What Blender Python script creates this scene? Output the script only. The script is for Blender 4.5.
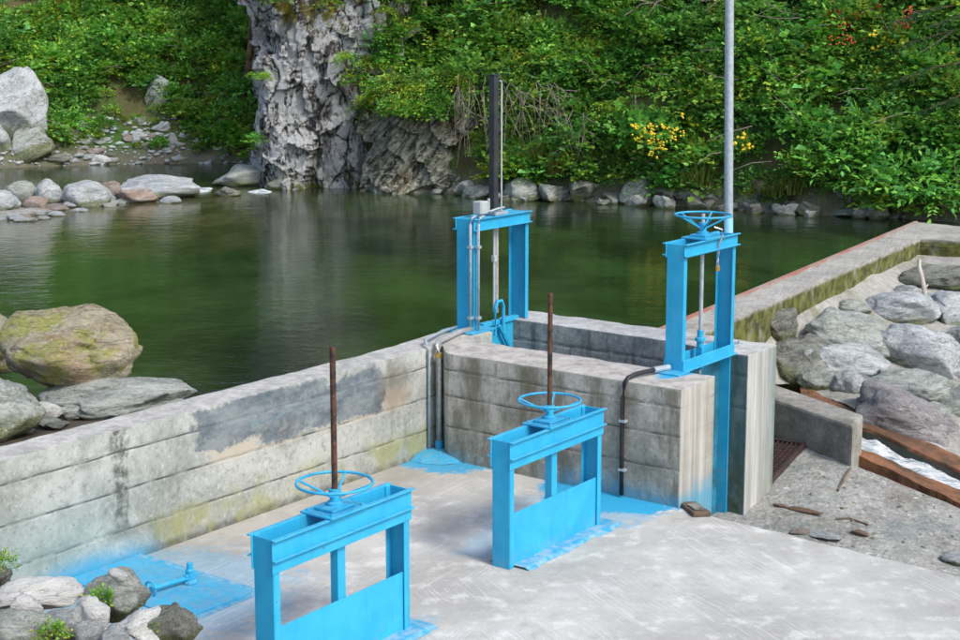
import bpy, bmesh, math, random
import numpy as np
from mathutils import Vector, Matrix, noise
from mathutils.bvhtree import BVHTree
R = math.radians
for o in list(bpy.data.objects): bpy.data.objects.remove(o)
scn = bpy.context.scene
COL = scn.collection
random.seed(7); RNG = np.random.default_rng(7)

# ------------------------------------------------------------------ camera
F, PITCH, CY, CAMH, TH = 1485.3, .1559, 273.68, 3.6143, .9343
cam_d = bpy.data.cameras.new('camera'); cam = bpy.data.objects.new('camera', cam_d); COL.objects.link(cam)
cam.location = (0, 0, CAMH); cam.rotation_euler = (math.pi/2 - PITCH, 0, 0)
cam_d.sensor_width = 36; cam_d.lens = 36*F/960; cam_d.shift_y = -(320-CY)/960
cam_d.clip_start = .05; cam_d.clip_end = 3000
scn.camera = cam
scn.render.resolution_x = 1024; scn.render.resolution_y = 683

# ------------------------------------------------------------------ sky, sun, exposure
SUN_EL, SUN_AZ = R(46), R(135)          # azimuth clockwise from +Y: right and behind the viewer
w = bpy.data.worlds.new('World'); scn.world = w; w.use_nodes = True
wn = w.node_tree.nodes; sky = wn.new('ShaderNodeTexSky'); sky.sky_type = 'NISHITA'; sky.sun_disc = False
sky.sun_elevation = SUN_EL; sky.sun_rotation = SUN_AZ; sky.air_density = .85; sky.dust_density = 2.5; sky.ozone_density = .4
w.node_tree.links.new(sky.outputs[0], wn['Background'].inputs[0]); wn['Background'].inputs[1].default_value = .15
sd = bpy.data.lights.new('sun', 'SUN'); sun = bpy.data.objects.new('sun', sd); COL.objects.link(sun)
sd.energy = 1.5; sd.angle = R(13); sd.color = (1, .975, .935)
sv = Vector((math.sin(SUN_AZ)*math.cos(SUN_EL), math.cos(SUN_AZ)*math.cos(SUN_EL), math.sin(SUN_EL)))
sun.rotation_euler = (-sv).to_track_quat('-Z', 'Y').to_euler(); sun.location = sv*60
vs = scn.view_settings; vs.view_transform = 'Standard'; vs.look = 'None'; vs.exposure = .78; vs.gamma = 1

# ------------------------------------------------------------------ geometry of the site
# a: along the long wall, away from the viewer; b: across the site, to the right. z = 0 is the concrete floor.
CA, SA = math.cos(TH), math.sin(TH)
def AB(a, b, z=0.): return Vector((CA*a+SA*b, SA*a-CA*b, z))
def ray(px, py):
    X = (px-480)/F; U = (CY-py)/F
    return Vector((X, math.cos(PITCH)+U*math.sin(PITCH), -math.sin(PITCH)+U*math.cos(PITCH)))
def onz(px, py, z):
    d = ray(px, py); t = (z-CAMH)/d.z
    return Vector((d.x*t, d.y*t, z))
CAM = Vector((0, 0, CAMH))
WATER = .62

# ------------------------------------------------------------------ helpers
def tag(o, label=None, cat=None, group=None, kind=None):
    if label: o['label'] = label
    if cat: o['category'] = cat
    if group: o['group'] = group
    if kind: o['kind'] = kind
    return o
def empty(name, loc=(0, 0, 0), rz=0., label=None, cat=None, group=None):
    o = bpy.data.objects.new(name, None); COL.objects.link(o); o.location = loc; o.rotation_euler = (0, 0, rz)
    o.empty_display_size = .2
    return tag(o, label, cat, group)
def link(name, me, mat, parent=None, smooth=False):
    if mat: me.materials.append(mat)
    if smooth: me.polygons.foreach_set('use_smooth', [True]*len(me.polygons))
    o = bpy.data.objects.new(name, me); COL.objects.link(o)
    if parent: o.parent = parent
    return o
def mesh_np(name, V, Fc, col=None):
    V = np.asarray(V, dtype=np.float32); Fc = np.asarray(Fc, dtype=np.int32); k = Fc.shape[1]
    me = bpy.data.meshes.new(name)
    me.vertices.add(len(V)); me.vertices.foreach_set('co', V.ravel())
    me.loops.add(Fc.size); me.loops.foreach_set('vertex_index', Fc.ravel())
    me.polygons.add(len(Fc)); me.polygons.foreach_set('loop_start', np.arange(0, Fc.size, k, dtype=np.int32))
    me.update(calc_edges=True)
    if col is not None:
        at = me.color_attributes.new('Col', 'FLOAT_COLOR', 'POINT')
        c4 = np.ones((len(V), 4), dtype=np.float32); c4[:, :3] = col
        at.data.foreach_set('color', c4.ravel())
    return me
class MB:
    def __init__(s): s.v = []; s.f = []
    def add(s, vs_, fs):
        n = len(s.v); s.v += [tuple(v) for v in vs_]; s.f += [tuple(i+n for i in f) for f in fs]; return s
    def box(s, x0, x1, y0, y1, z0, z1):
        v = [(x, y, z) for z in (z0, z1) for y in (y0, y1) for x in (x0, x1)]
        return s.add(v, [(0, 2, 3, 1), (4, 5, 7, 6), (0, 1, 5, 4), (2, 6, 7, 3), (0, 4, 6, 2), (1, 3, 7, 5)])
    def tube(s, pts, r, n=10, cap=True, r1=None, closed=False):
        pts = [Vector(p) for p in pts]; m = len(pts); rings = []
        up = Vector((0, 0, 1))
        for i, p in enumerate(pts):
            if closed: d = pts[(i+1) % m]-pts[i-1]
            else: d = pts[min(i+1, m-1)]-pts[max(i-1, 0)]
            d.normalize()
            x = d.cross(up)
            if x.length < .05: x = d.cross(Vector((1, .2, 0)))
            x.normalize(); y = d.cross(x)
            rr = r if r1 is None else r+(r1-r)*i/max(1, m-1)
            rings.append([p+(x*math.cos(t)+y*math.sin(t))*rr for t in [2*math.pi*k/n for k in range(n)]])
        vs_ = [q for rg in rings for q in rg]; fs = []
        for i in range(m if closed else m-1):
            j = (i+1) % m
            for k in range(n): fs.append((i*n+k, i*n+(k+1) % n, j*n+(k+1) % n, j*n+k))
        if cap and not closed: fs += [tuple(range(n))[::-1], tuple((m-1)*n+k for k in range(n))]
        return s.add(vs_, fs)
    def lathe(s, prof, n=16, c=(0, 0, 0)):
        vs_ = [(c[0]+r*math.cos(2*math.pi*k/n), c[1]+r*math.sin(2*math.pi*k/n), c[2]+z) for r, z in prof for k in range(n)]; fs = []
        for i in range(len(prof)-1):
            for k in range(n): fs.append((i*n+k, i*n+(k+1) % n, (i+1)*n+(k+1) % n, (i+1)*n+k))
        fs += [tuple(range(n))[::-1], tuple((len(prof)-1)*n+k for k in range(n))]
        return s.add(vs_, fs)
    def build(s, name, mat, parent=None, bevel=0., smooth=False):
        me = bpy.data.meshes.new(name); me.from_pydata(s.v, [], s.f); me.update()
        bm = bmesh.new(); bm.from_mesh(me); bmesh.ops.recalc_face_normals(bm, faces=bm.faces); bm.to_mesh(me); bm.free()
        o = link(name, me, mat, parent, smooth)
        if bevel:
            b = o.modifiers.new('bevel', 'BEVEL'); b.width = bevel; b.segments = 2; b.limit_method = 'ANGLE'; b.angle_limit = R(40)
        return o
def fbm(p, octv=4, lac=2.1, gain=.5):
    a_, s_ = 1., 0.; p = Vector(p)
    for _ in range(octv): s_ += a_*noise.noise(p); p = p*lac; a_ *= gain
    return s_
def ridge(p, octv=4):
    a_, s_ = 1., 0.; p = Vector(p)
    for _ in range(octv): s_ += a_*(1-2*abs(noise.noise(p))); p = p*2.1; a_ *= .5
    return s_

def facet(q):
    d, pts = noise.voronoi(q); c = pts[0]; h1, h2, h3, h4 = [noise.noise(c*7.3+Vector((k*3.7, k*1.9, k))) for k in (1, 2, 3, 4)]
    return (q-c).dot(Vector((h1, h2, h3)))*1.9+h4*.5
# ------------------------------------------------------------------ materials
class Mat:
    def __init__(s, name, rough=.8, spec=.3, metal=0.):
        s.m = bpy.data.materials.new(name); s.m.use_nodes = True; s.nt = s.m.node_tree; s.N = s.nt.nodes; s.L = s.nt.links
        s.b = s.N['Principled BSDF']; s.b.inputs['Roughness'].default_value = rough
        s.b.inputs['Specular IOR Level'].default_value = spec; s.b.inputs['Metallic'].default_value = metal
    def put(s, sock, v):
        if isinstance(v, bpy.types.NodeSocket): s.L.new(v, sock)
        elif v is not None:
            if sock.type == 'RGBA' and len(v) == 3: v = (*v, 1)
            sock.default_value = v
    def pos(s): return s.N.new('ShaderNodeNewGeometry').outputs['Position']
    def obj(s):
        if not hasattr(s, '_obj'):
            tc = s.N.new('ShaderNodeTexCoord').outputs['Object']; rnd = s.N.new('ShaderNodeObjectInfo').outputs['Random']
            m = s.N.new('ShaderNodeVectorMath'); m.operation = 'MULTIPLY_ADD'; s.L.new(rnd, m.inputs[0]); m.inputs[1].default_value = (37, 53, 71); s.L.new(tc, m.inputs[2]); s._obj = m.outputs[0]
        return s._obj
    def rnd(s): return s.N.new('ShaderNodeObjectInfo').outputs['Random']
    def noise(s, vec, scale, detail=4, rough=.55, dist=0., color=False):
        n = s.N.new('ShaderNodeTexNoise'); s.put(n.inputs['Vector'], vec); n.inputs['Scale'].default_value = scale
        n.inputs['Detail'].default_value = detail; n.inputs['Roughness'].default_value = rough; n.inputs['Distortion'].default_value = dist
        return n.outputs['Color' if color else 'Fac']
    def vor(s, vec, scale, feat='F1', out='Distance'):
        n = s.N.new('ShaderNodeTexVoronoi'); n.feature = feat; s.put(n.inputs['Vector'], vec); n.inputs['Scale'].default_value = scale
        return n.outputs[out]
    def wave(s, vec, scale, dist=4, detail=3, dscale=1., dirn='X'):
        n = s.N.new('ShaderNodeTexWave'); n.bands_direction = dirn; s.put(n.inputs['Vector'], vec); n.inputs['Scale'].default_value = scale
        n.inputs['Distortion'].default_value = dist; n.inputs['Detail'].default_value = detail; n.inputs['Detail Scale'].default_value = dscale
        return n.outputs['Fac']
    def mathn(s, op, a, b=None, c=None):
        n = s.N.new('ShaderNodeMath'); n.operation = op
        for i, v in enumerate((a, b, c)): s.put(n.inputs[i], v)
        return n.outputs[0]
    def mul(s, a, b): return s.mathn('MULTIPLY', a, b)
    def add(s, a, b): return s.mathn('ADD', a, b)
    def step(s, v, lo, hi, t0=0., t1=1.):
        n = s.N.new('ShaderNodeMapRange'); n.interpolation_type = 'SMOOTHSTEP'
        s.put(n.inputs[0], v); n.inputs[1].default_value = lo; n.inputs[2].default_value = hi; n.inputs[3].default_value = t0; n.inputs[4].default_value = t1
        if lo > hi: n.inputs[1].default_value, n.inputs[2].default_value, n.inputs[3].default_value, n.inputs[4].default_value = hi, lo, t1, t0
        return n.outputs[0]
    def mix(s, f, c1, c2, mode='MIX'):
        n = s.N.new('ShaderNodeMix'); n.data_type = 'RGBA'; n.blend_type = mode
        s.put(n.inputs[0], f); s.put(n.inputs[6], c1); s.put(n.inputs[7], c2); return n.outputs[2]
    def map(s, vec, scale=(1, 1, 1), rot=(0, 0, 0), loc=(0, 0, 0)):
        n = s.N.new('ShaderNodeMapping'); s.put(n.inputs[0], vec); n.inputs[1].default_value = loc; n.inputs[2].default_value = rot; n.inputs[3].default_value = scale
        return n.outputs[0]
    def xyz(s, vec):
        n = s.N.new('ShaderNodeSeparateXYZ'); s.put(n.inputs[0], vec); return n.outputs
    def ab(s):   # site coordinates (a, -b, z) from world position
        return s.map(s.pos(), rot=(0, 0, -TH))
    def blob(s, sep, a, b, ra, rb, nz=None, soft=.35):   # soft ellipse mask round (a, b)
        da = s.mul(s.mathn('SUBTRACT', sep[0], a), 1/ra); db = s.mul(s.mathn('ADD', sep[1], b), 1/rb)
        d = s.mathn('SQRT', s.add(s.mul(da, da), s.mul(db, db)))
        if nz is not None: d = s.add(d, s.mathn('MULTIPLY_ADD', nz, 1.4, -.7))
        return s.step(d, 1+soft, 1-soft)
    def bump(s, h, strength=.3, dist=.02):
        n = s.N.new('ShaderNodeBump'); s.put(n.inputs['Height'], h); n.inputs['Strength'].default_value = strength; n.inputs['Distance'].default_value = dist
        s.L.new(n.outputs[0], s.b.inputs['Normal'])
    def col(s, c): s.put(s.b.inputs['Base Color'], c); return s
    def ruf(s, r): s.put(s.b.inputs['Roughness'], r); return s

BLUE = (.018, .325, .555)
def m_blue():
    m = Mat('blue_paint', .42, .4); o = m.obj()
    n1 = m.noise(o, 5, 5); n2 = m.noise(o, 60, 3)
    c = m.mix(m.step(n1, .35, .7), BLUE, (.03, .375, .61))
    c = m.mix(m.mul(m.step(n2, .68, .78), .35), c, (.10, .12, .12))
    c = m.mix(m.mul(m.step(m.noise(m.map(o, (9, 9, 1.2)), 2.2, 4), .62, .8), .3), c, (.012, .20, .38))
    geo = m.N.new('ShaderNodeNewGeometry'); nz_ = m.xyz(geo.outputs['Normal'])[2]; n7 = m.noise(m.pos(), 34, 8, .75)
    c = m.mix(m.mul(m.mul(m.step(nz_, .6, .9), m.step(n7, .42, .62)), .30), c, (.34, .42, .44))
    c = m.mix(m.mul(m.step(n7, .635, .68), .8), c, (.11, .055, .03))
    z_ = m.xyz(m.pos())[2]; c = m.mix(m.mul(m.mul(m.step(z_, .16, .0), m.step(m.noise(m.pos(), 12, 7, .7), .46, .6)), .25), c, (.25, .27, .26))
    dr = m.noise(m.map(m.pos(), (30, 30, 1.5)), 1., 4, .6); c = m.mix(m.mul(m.step(dr, .55, .75), .35), c, (.03, .19, .32)); c = m.mix(m.mul(m.step(dr, .42, .28), .25), c, (.06, .42, .66))
    m.col(c); m.ruf(m.step(n7, .3, .7, .36, .62)); m.bump(m.add(n2, m.mul(dr, .6)), .12, .004); return m.m
def m_rust():
    m = Mat('rusty_steel', .7, .4); o = m.obj()
    n = m.noise(o, 18, 5); z = m.xyz(o)[2]
    c = m.mix(m.step(n, .35, .65), (.020, .014, .012), (.10, .042, .022))
    c = m.mix(m.step(m.noise(o, 40, 2), .62, .7), c, (.17, .08, .04))
    m.col(c); m.bump(m.wave(m.map(o), 60, .3, 0, 1, 'Z'), .35, .004); return m.m
def m_simple(name, c1, c2, rough=.6, scale=20, metal=0., spec=.4, bump=.1):
    m = Mat(name, rough, spec, metal); o = m.obj(); n = m.noise(o, scale, 4)
    m.col(m.mix(m.step(n, .3, .7), c1, c2)); m.bump(n, bump, .005); return m.m

def concrete_base(m, light=(.42, .42, .39), dark=(.22, .23, .21), p=None):
    p = p or m.pos()
    n1 = m.noise(p, 1.6, 6, .6); n2 = m.noise(p, 9, 6, .65); n3 = m.noise(p, 70, 3, .6)
    c = m.mix(m.step(n1, .3, .7), dark, light)
    c = m.mix(m.mul(m.step(n2, .45, .75), .45), c, (.50, .50, .47))
    c = m.mix(m.mul(m.step(n2, .5, .25), .5), c, (.15, .155, .14))
    n5 = m.noise(p, 28, 8, .75)
    c = m.mix(m.mul(m.step(n5, .54, .66), .5), c, (.60, .60, .57)); c = m.mix(m.mul(m.step(n5, .46, .34), .6), c, (.10, .105, .095))
    pit = m.step(m.vor(p, 17), .13, .05)
    pit = m.mul(pit, m.step(m.noise(p, 5, 2), .5, .6))
    c = m.mix(m.mul(pit, .8), c, (.05, .05, .045))
    h = m.add(m.mul(n2, .6), m.mathn('MULTIPLY_ADD', n5, .7, m.mul(pit, -.6)))
    return c, h, n1, n2, p
def joint_dirt(m, c, z, joints, p, wob=.03, wdt=.012, amt=.75):
    nz = m.noise(p, 7, 4); zz = m.add(z, m.mathn('MULTIPLY_ADD', m.noise(p, 2.5, 4), wob, -wob/2))
    for j in joints:
        d = m.mathn('ABSOLUTE', m.mathn('SUBTRACT', zz, j))
        k = m.mul(m.step(d, wdt, wdt*.25), m.step(nz, .36, .56))
        c = m.mix(m.mul(k, amt), c, (.035, .035, .03))
        k2 = m.mul(m.step(d, .09, 0), m.step(m.noise(p, 3.3, 5), .46, .7))
        c = m.mix(m.mul(k2, .55), c, (.10, .11, .09))
    return c
JL = [.22, .51, .79]
def m_wall_long():
    m = Mat('concrete_long_wall', .9, .2); c, h, n1, n2, p = concrete_base(m, (.42, .435, .40), (.24, .26, .235))
    ab = m.ab(); s = m.xyz(ab); z = s[2]; nb = m.noise(p, 3.2, 9, .72)
    face = m.step(s[1], 8.02, 7.975)     # only the floor side of the wall
    # streaks running down from the coping
    st = m.noise(m.map(ab, (2.2, .2, .5)), 2.0, 6, .7)
    c = m.mix(m.mul(m.mul(m.step(st, .54, .70), .5), face), c, (.13, .135, .115))
    c = joint_dirt(m, c, z, JL, p, .035, .010, .85)
    # wet run below a joint in the wall
    run = m.mul(m.blob((s[0], m.mul(s[1], 0.), 0), 6.55, 0, .07, 1, m.noise(p, 9, 4), .4), face)
    c = m.mix(m.mul(m.mul(run, m.step(m.noise(p, 16, 7, .7), .36, .6)), m.step(z, .1, .35, 0., .85)), c, (.06, .065, .05))
    # grey cement patch
    def rect(a0, a1, z0, z1, e):
        q = m.mathn('MULTIPLY_ADD', nb, e*2, -e); aa = m.add(s[0], q); zz = m.add(z, m.mul(q, .45))
        return m.mul(m.mul(m.step(aa, a0-.03, a0+.03), m.step(aa, a1+.03, a1-.03)), m.mul(m.step(zz, z0-.012, z0+.012), m.step(zz, z1+.02, z1-.02)))
    pt = m.mathn('MAXIMUM', rect(7.25, 8.75, .62, .95, .36), rect(7.9, 9.4, .53, .90, .36))
    pt = m.mul(pt, face)
    pc = m.mix(m.step(m.noise(m.map(ab, (1, 1, 2)), 3, 8, .75), .36, .64), (.075, .10, .12), (.20, .23, .24)); pc = m.mix(m.mul(m.step(m.noise(p, 20, 8, .8), .55, .66), .5), pc, (.30, .32, .32))
    c = m.mix(m.mul(m.mul(m.step(z, .46, .54), m.step(z, .74, .62)), m.mul(m.step(nb, .45, .5), m.mul(face, m.mul(m.step(s[0], 7.2, 7.5), m.step(s[0], 10, 9.5))))), c, (.42, .38, .31))
    c = m.mix(m.mul(pt, m.step(m.noise(p, 6, 8, .75), .3, .48, .55, .95)), c, pc)
    brown = m.mul(m.blob((s[0], m.mul(z, -1.), 0), 9.5, .70, .20, .2, m.noise(p, 8, 5), .5), face)
    c = m.mix(m.mul(brown, .5), c, (.12, .095, .06))
    # pale blue chalk marks on the patch
    ch = m.mul(m.step(m.mathn('ABSOLUTE', m.add(m.mathn('MULTIPLY_ADD', m.mathn('SUBTRACT', s[0], 7.7), -.03, m.add(z, m.mathn('MULTIPLY_ADD', m.noise(p, 5, 4), .10, -.05))), -.72 )), .008, .001), m.mul(m.mul(m.step(s[0], 7.6, 7.7), m.step(s[0], 8.7, 8.6)), m.step(m.noise(p, 14, 2), .42, .5)))
    c = m.mix(m.mul(ch, m.mul(face, .22)), c, (.10, .42, .60))
    # algae low on the wall, yellow green
    al = m.mul(m.mul(m.step(m.noise(p, 3.2, 5), .44, .62), m.step(z, .36, .14)), m.mul(face, m.step(s[0], 6.5, 7.1)))
    c = m.mix(m.mul(al, .65), c, (.24, .25, .06))
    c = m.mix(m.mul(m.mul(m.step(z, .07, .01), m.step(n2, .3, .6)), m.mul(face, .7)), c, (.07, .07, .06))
    # greenish wash and blue overspray by the hatch
    c = m.mix(m.mul(m.mul(m.step(s[0], 6.9, 6.0), m.step(z, .75, .2)), m.mul(face, .35)), c, (.16, .32, .33))
    ov = m.mul(m.mul(m.step(m.add(z, m.mul(nb, .25)), .33, .08), m.mul(m.step(s[0], 5.6, 6.0), m.step(s[0], 7.0, 6.55))), face)
    c = m.mix(m.mul(ov, .9), c, BLUE)
    # paler coping
    top = m.step(z, .942, .952)
    c = m.mix(m.mul(top, .75), c, m.mix(m.step(m.noise(p, 12, 6, .7), .35, .65), (.30, .29, .27), (.56, .54, .51)))
    m.col(c); m.bump(h, .55, .012); return m.m
def m_wall_cross():
    m = Mat('concrete_cross_wall', .9, .2); c, h, n1, n2, p = concrete_base(m, (.46, .44, .38), (.22, .22, .18))
    ab = m.ab(); s = m.xyz(ab); z = s[2]
    c = joint_dirt(m, c, z, [.30, .57, .80], p)
    st = m.noise(m.map(ab, (.3, 2.2, .6)), 2.2, 6, .7)
    side = m.step(z, .95, .92)
    c = m.mix(m.mul(m.mul(m.step(st, .44, .64), .75), side), c, (.13, .115, .07))
    c = m.mix(m.mul(m.mul(m.step(m.noise(p, 4.5, 5), .5, .68), m.step(z, .5, .1)), .6), c, (.10, .12, .11))
    end = m.step(s[1], 5.415, 5.405)  # end face toned paler: light on that side put into the colour
    vb = m.noise(m.map(ab, (6, 6, .22)), 2.2, 6, .7)
    ce = m.mix(m.step(vb, .35, .68), (.28, .275, .25), (.52, .51, .47))
    c = m.mix(m.mul(end, .85), c, ce)
    top = m.step(z, .938, .95)
    c = m.mix(m.mul(top, .8), c, m.mix(m.step(m.noise(p, 9, 6, .7), .3, .65), (.27, .25, .23), (.52, .49, .45)))
    ov = m.blob(s, 10.45, -5.72, .30, .12, m.noise(p, 6, 4)); c = m.mix(m.mul(ov, top), c, BLUE)
    ov = m.mul(m.step(m.add(z, m.mul(m.noise(p, 6, 4), .3)), .34, .12), m.step(s[1], 6.9, 6.3)); c = m.mix(m.mul(ov, .75), c, (.03, .27, .42))
    ov = m.mul(m.step(m.add(z, m.mul(m.noise(p, 6, 4), .2)), .22, .08), m.step(s[1], 7.3, 7.7)); c = m.mix(m.mul(ov, .6), c, (.03, .27, .42))
    m.col(c); m.bump(h, .55, .012); return m.m
def m_wall_outer():
    m = Mat('concrete_outer_wall', .9, .2); c, h, n1, n2, p = concrete_base(m, (.36, .38, .36), (.17, .19, .18))
    ab = m.ab(); s = m.xyz(ab); z = s[2]
    c = joint_dirt(m, c, z, [.48, .76], p)
    side = m.step(z, .95, .92)
    st = m.noise(m.map(ab, (.3, 3, .7)), 2.0, 6, .7); c = m.mix(m.mul(m.mul(m.step(st, .48, .66), .7), side), c, (.07, .08, .075))
    # downstream end: teal algae stained inner face, end face painted paler as the lit side
    inn = m.mul(m.step(s[1], 5.95, 5.80), side)
    te = m.mix(m.step(m.noise(m.map(ab, (3, 3, 1)), 4, 5), .35, .65), (.035, .09, .095), (.10, .17, .16))
    te = m.mix(m.mul(m.step(z, .35, -.3), m.step(m.noise(p, 7, 5), .4, .6)), te, (.05, .07, .025))
    te = m.mix(m.step(s[1], 5.69, 5.74), te, (.02, .22, .36))
    c = m.mix(m.mul(inn, .85), c, te)
    end = m.step(s[1], 5.563, 5.553)
    vb = m.noise(m.map(ab, (6, 6, .22)), 2.2, 6, .7)
    c = m.mix(m.mul(end, .9), c, m.mix(m.step(vb, .35, .68), (.32, .32, .30), (.58, .57, .53)))
    top = m.step(z, .938, .95)
    c = m.mix(m.mul(top, .8), c, m.mix(m.step(m.noise(p, 9, 6, .7), .3, .65), (.34, .34, .33), (.56, .55, .53)))
    m.col(c); m.bump(h, .55, .012); return m.m
def m_floor():
    m = Mat('brushed_floor_concrete', .85, .25); p = m.pos(); ab = m.ab(); s = m.xyz(ab)
    n1 = m.noise(p, .9, 6, .6); n2 = m.noise(p, 5, 6, .65); n3 = m.noise(p, 60, 3)
    wob = m.mix(.10, p, m.noise(p, .7, 2, color=True))
    def streak(ang): return m.noise(m.map(m.map(wob, rot=(0, 0, -R(ang))), (1.8, 64, 1)), 1.0, 3, .6)
    k1 = m.step(m.add(m.mul(s[1], -.28), m.mul(m.noise(p, 1.0, 2), 1.2)), -.98, -.92); k2 = m.step(m.noise(m.map(p, loc=(7, 3, 0)), 1.1, 3), .44, .60)
    st = m.mathn('ADD', m.mul(streak(-120), m.mathn('SUBTRACT', 1., k1)), m.mul(streak(-66), k1))
    c = m.mix(m.step(n1, .34, .66), (.37, .365, .335), (.50, .495, .46))
    c = m.mix(m.mul(m.step(n2, .5, .68), .6), c, (.68, .675, .64))
    c = m.mix(m.mul(m.step(n2, .46, .28), .55), c, (.30, .295, .27))
    c = m.mix(m.mul(m.mul(m.step(st, .52, .40), k2), .30), c, (.36, .36, .34))
    c = m.mix(m.mul(m.mul(m.step(st, .54, .68), k2), .42), c, (.72, .715, .68))
    n4 = m.noise(p, 16, 9, .75); c = m.mix(m.mul(m.step(n4, .56, .7), .35), c, (.72, .715, .68)); c = m.mix(m.mul(m.step(n4, .42, .3), .45), c, (.26, .255, .225))
    # browner towards the long wall
    nz = m.noise(p, 2.2, 5)
    c = m.mix(m.mul(m.step(m.add(s[1], m.mul(nz, 1.5)), 7.6, 8.6), .45), c, (.26, .235, .18))
    c = m.mix(m.mul(m.step(m.vor(p, 9), .05, .02), .6), c, (.08, .08, .07)); n8 = m.noise(p, 55, 8, .8); c = m.mix(m.mul(m.step(n8, .46, .36), .45), c, (.22, .215, .19)); c = m.mix(m.mul(m.step(m.noise(p, .8, 8, .7), .56, .66), .35), c, (.27, .26, .225))
    # paint overspray
    nb = m.noise(p, 3.0, 8, .7); nsp = m.noise(p, 17, 9, .75)
    for (a, b, ra, rb, amt, soft) in [(10.0, -6.0, .52, .62, 1., .15), (9.6, -5.85, .5, .4, .4, .5), (8.6, -6.1, .5, .22, .30, .5), (6.3, -7.3, .85, .85, .35, .5),
                                      (6.6, -5.6, .4, .2, .2, .5), (9.95, -7.75, .42, .48, .9, .3), (9.2, -6.35, .4, .3, .22, .6)]:
        k = m.add(m.blob(s, a, b, ra, rb, nb, soft+.25), m.mathn('MULTIPLY_ADD', nsp, 1.5, -.75)); k = m.mul(m.step(k, .34, .62), amt); c = m.mix(k, c, (.03, .33, .56))
    m.col(c); m.bump(m.add(m.mul(m.mul(st, k2), 1.2), m.add(n2, m.mul(n3, .3))), .5, .012); return m.m
def m_weir():
    m = Mat('weir_concrete', .9, .2); c, h, n1, n2, p = concrete_base(m, (.40, .385, .345), (.28, .27, .24))
    z = m.xyz(p)[2]
    mo = m.mul(m.step(m.add(z, m.mathn('MULTIPLY_ADD', m.noise(p, 5, 6, .7), .12, -.06)), .72, .66), m.step(m.noise(p, 3.5, 8, .75), .22, .50))
    c = m.mix(mo, c, m.mix(m.step(m.noise(p, 8, 4), .35, .65), (.05, .055, .018), (.14, .15, .04)))
    m.col(c); m.bump(h, .5, .015); return m.m
def m_ground_wet():
    m = Mat('rough_wet_concrete', .8, .3); c, h, n1, n2, p = concrete_base(m, (.34, .345, .32), (.20, .20, .18))
    v = m.vor(p, 30, out='Color'); c = m.mix(m.mul(m.step(m.xyz(v)[0], .8, .9), .4), c, (.48, .48, .45)); c = m.mix(m.mul(m.step(m.xyz(v)[1], .85, .95), .4), c, (.12, .11, .09))
    red = m.step(m.noise(p, 1.1, 8, .7), .46, .62); s = m.xyz(p)
    red = m.mul(red, m.step(s[1], 12.3, 13.2)); c = m.mix(m.mul(red, .6), c, (.16, .085, .06))
    c = m.mix(m.mul(m.step(m.noise(p, 2.4, 6, .65), .52, .66), .55), c, (.15, .19, .18))
    c = m.mix(m.step(m.noise(p, 12, 4), .67, .72), c, (.62, .62, .58))
    m.col(c); m.bump(m.add(h, m.noise(p, 25, 5)), .7, .03); return m.m
def m_apron():
    m = Mat('apron_concrete', .9, .2); c, h, n1, n2, p = concrete_base(m, (.36, .355, .32), (.25, .245, .215))
    c = m.mix(m.mul(m.step(m.noise(p, 1.8, 5), .55, .68), .5), c, (.12, .13, .05))
    m.col(c); m.bump(m.add(h, m.noise(p, 3, 3)), .5, .03); return m.m
def m_rock(name, light, dark, lichen=(.46, .50, .46), moss=.35, mosscol=(.10, .12, .025), warm=.0, stri=1., lich=.4, grime=1.):
    m = Mat(name, .88, .25); o = m.obj(); d = m.noise(o, 1.3, 3, color=True)
    v = m.mix(.35, o, d)
    rot = m.map(v, (1, 1, 1), (.5, .4, .3))
    b = m.noise(m.map(rot, (1.2, 1.2, 3.6)), 1.5*stri, 7, .68)
    n2 = m.noise(o, 6, 7, .68); n3 = m.noise(o, 1.1, 4)
    c = m.mix(m.step(b, .3, .7), dark, light)
    c = m.mix(m.mul(m.step(n2, .48, .30), .6*grime), c, tuple(x*.45 for x in dark))
    c = m.mix(m.mul(m.step(n2, .56, .72), lich), c, lichen)
    if warm: c = m.mix(m.mul(m.step(n3, .46, .62), warm), c, (.30, .155, .075))
    if moss: c = m.mix(m.mul(m.step(m.noise(o, 1.8, 8, .72), *((.56, .68) if moss < .86 else (.47, .57))), moss), c, mosscol)
    zo = m.xyz(m.N.new('ShaderNodeTexCoord').outputs['Object'])[2]
    if .35 < moss < .86: c = m.mix(m.mul(m.step(m.add(zo, m.mul(m.noise(o, 2.5, 7, .7), .9)), .42, .12), .8), c, m.mix(m.noise(o, 9, 5), (.07, .085, .02), (.19, .21, .05)))
    vein = m.step(m.mathn('ABSOLUTE', m.mathn('SUBTRACT', m.noise(m.map(rot, (.8, .8, 5)), 1.1, 4), .5)), .012, .003)
    c = m.mix(m.mul(vein, .35), c, (.10, .10, .09))
    n6 = m.noise(o, 15, 10, .82); c = m.mix(m.mul(m.step(n6, .53, .61), .6), c, lichen); c = m.mix(m.mul(m.step(n6, .47, .38), .65*grime), c, tuple(x*.5 for x in dark))
    br = m.mathn('MULTIPLY_ADD', m.rnd(), .4, .8)
    c = m.mix(1., c, m.N.new('ShaderNodeCombineColor').outputs[0], 'MULTIPLY') if False else c
    m.col(c); m.bump(m.add(m.mul(b, 1.2), m.add(n2, m.add(m.mul(n6, .6), m.mul(vein, -.4)))), .8, .05); return m.m
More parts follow.
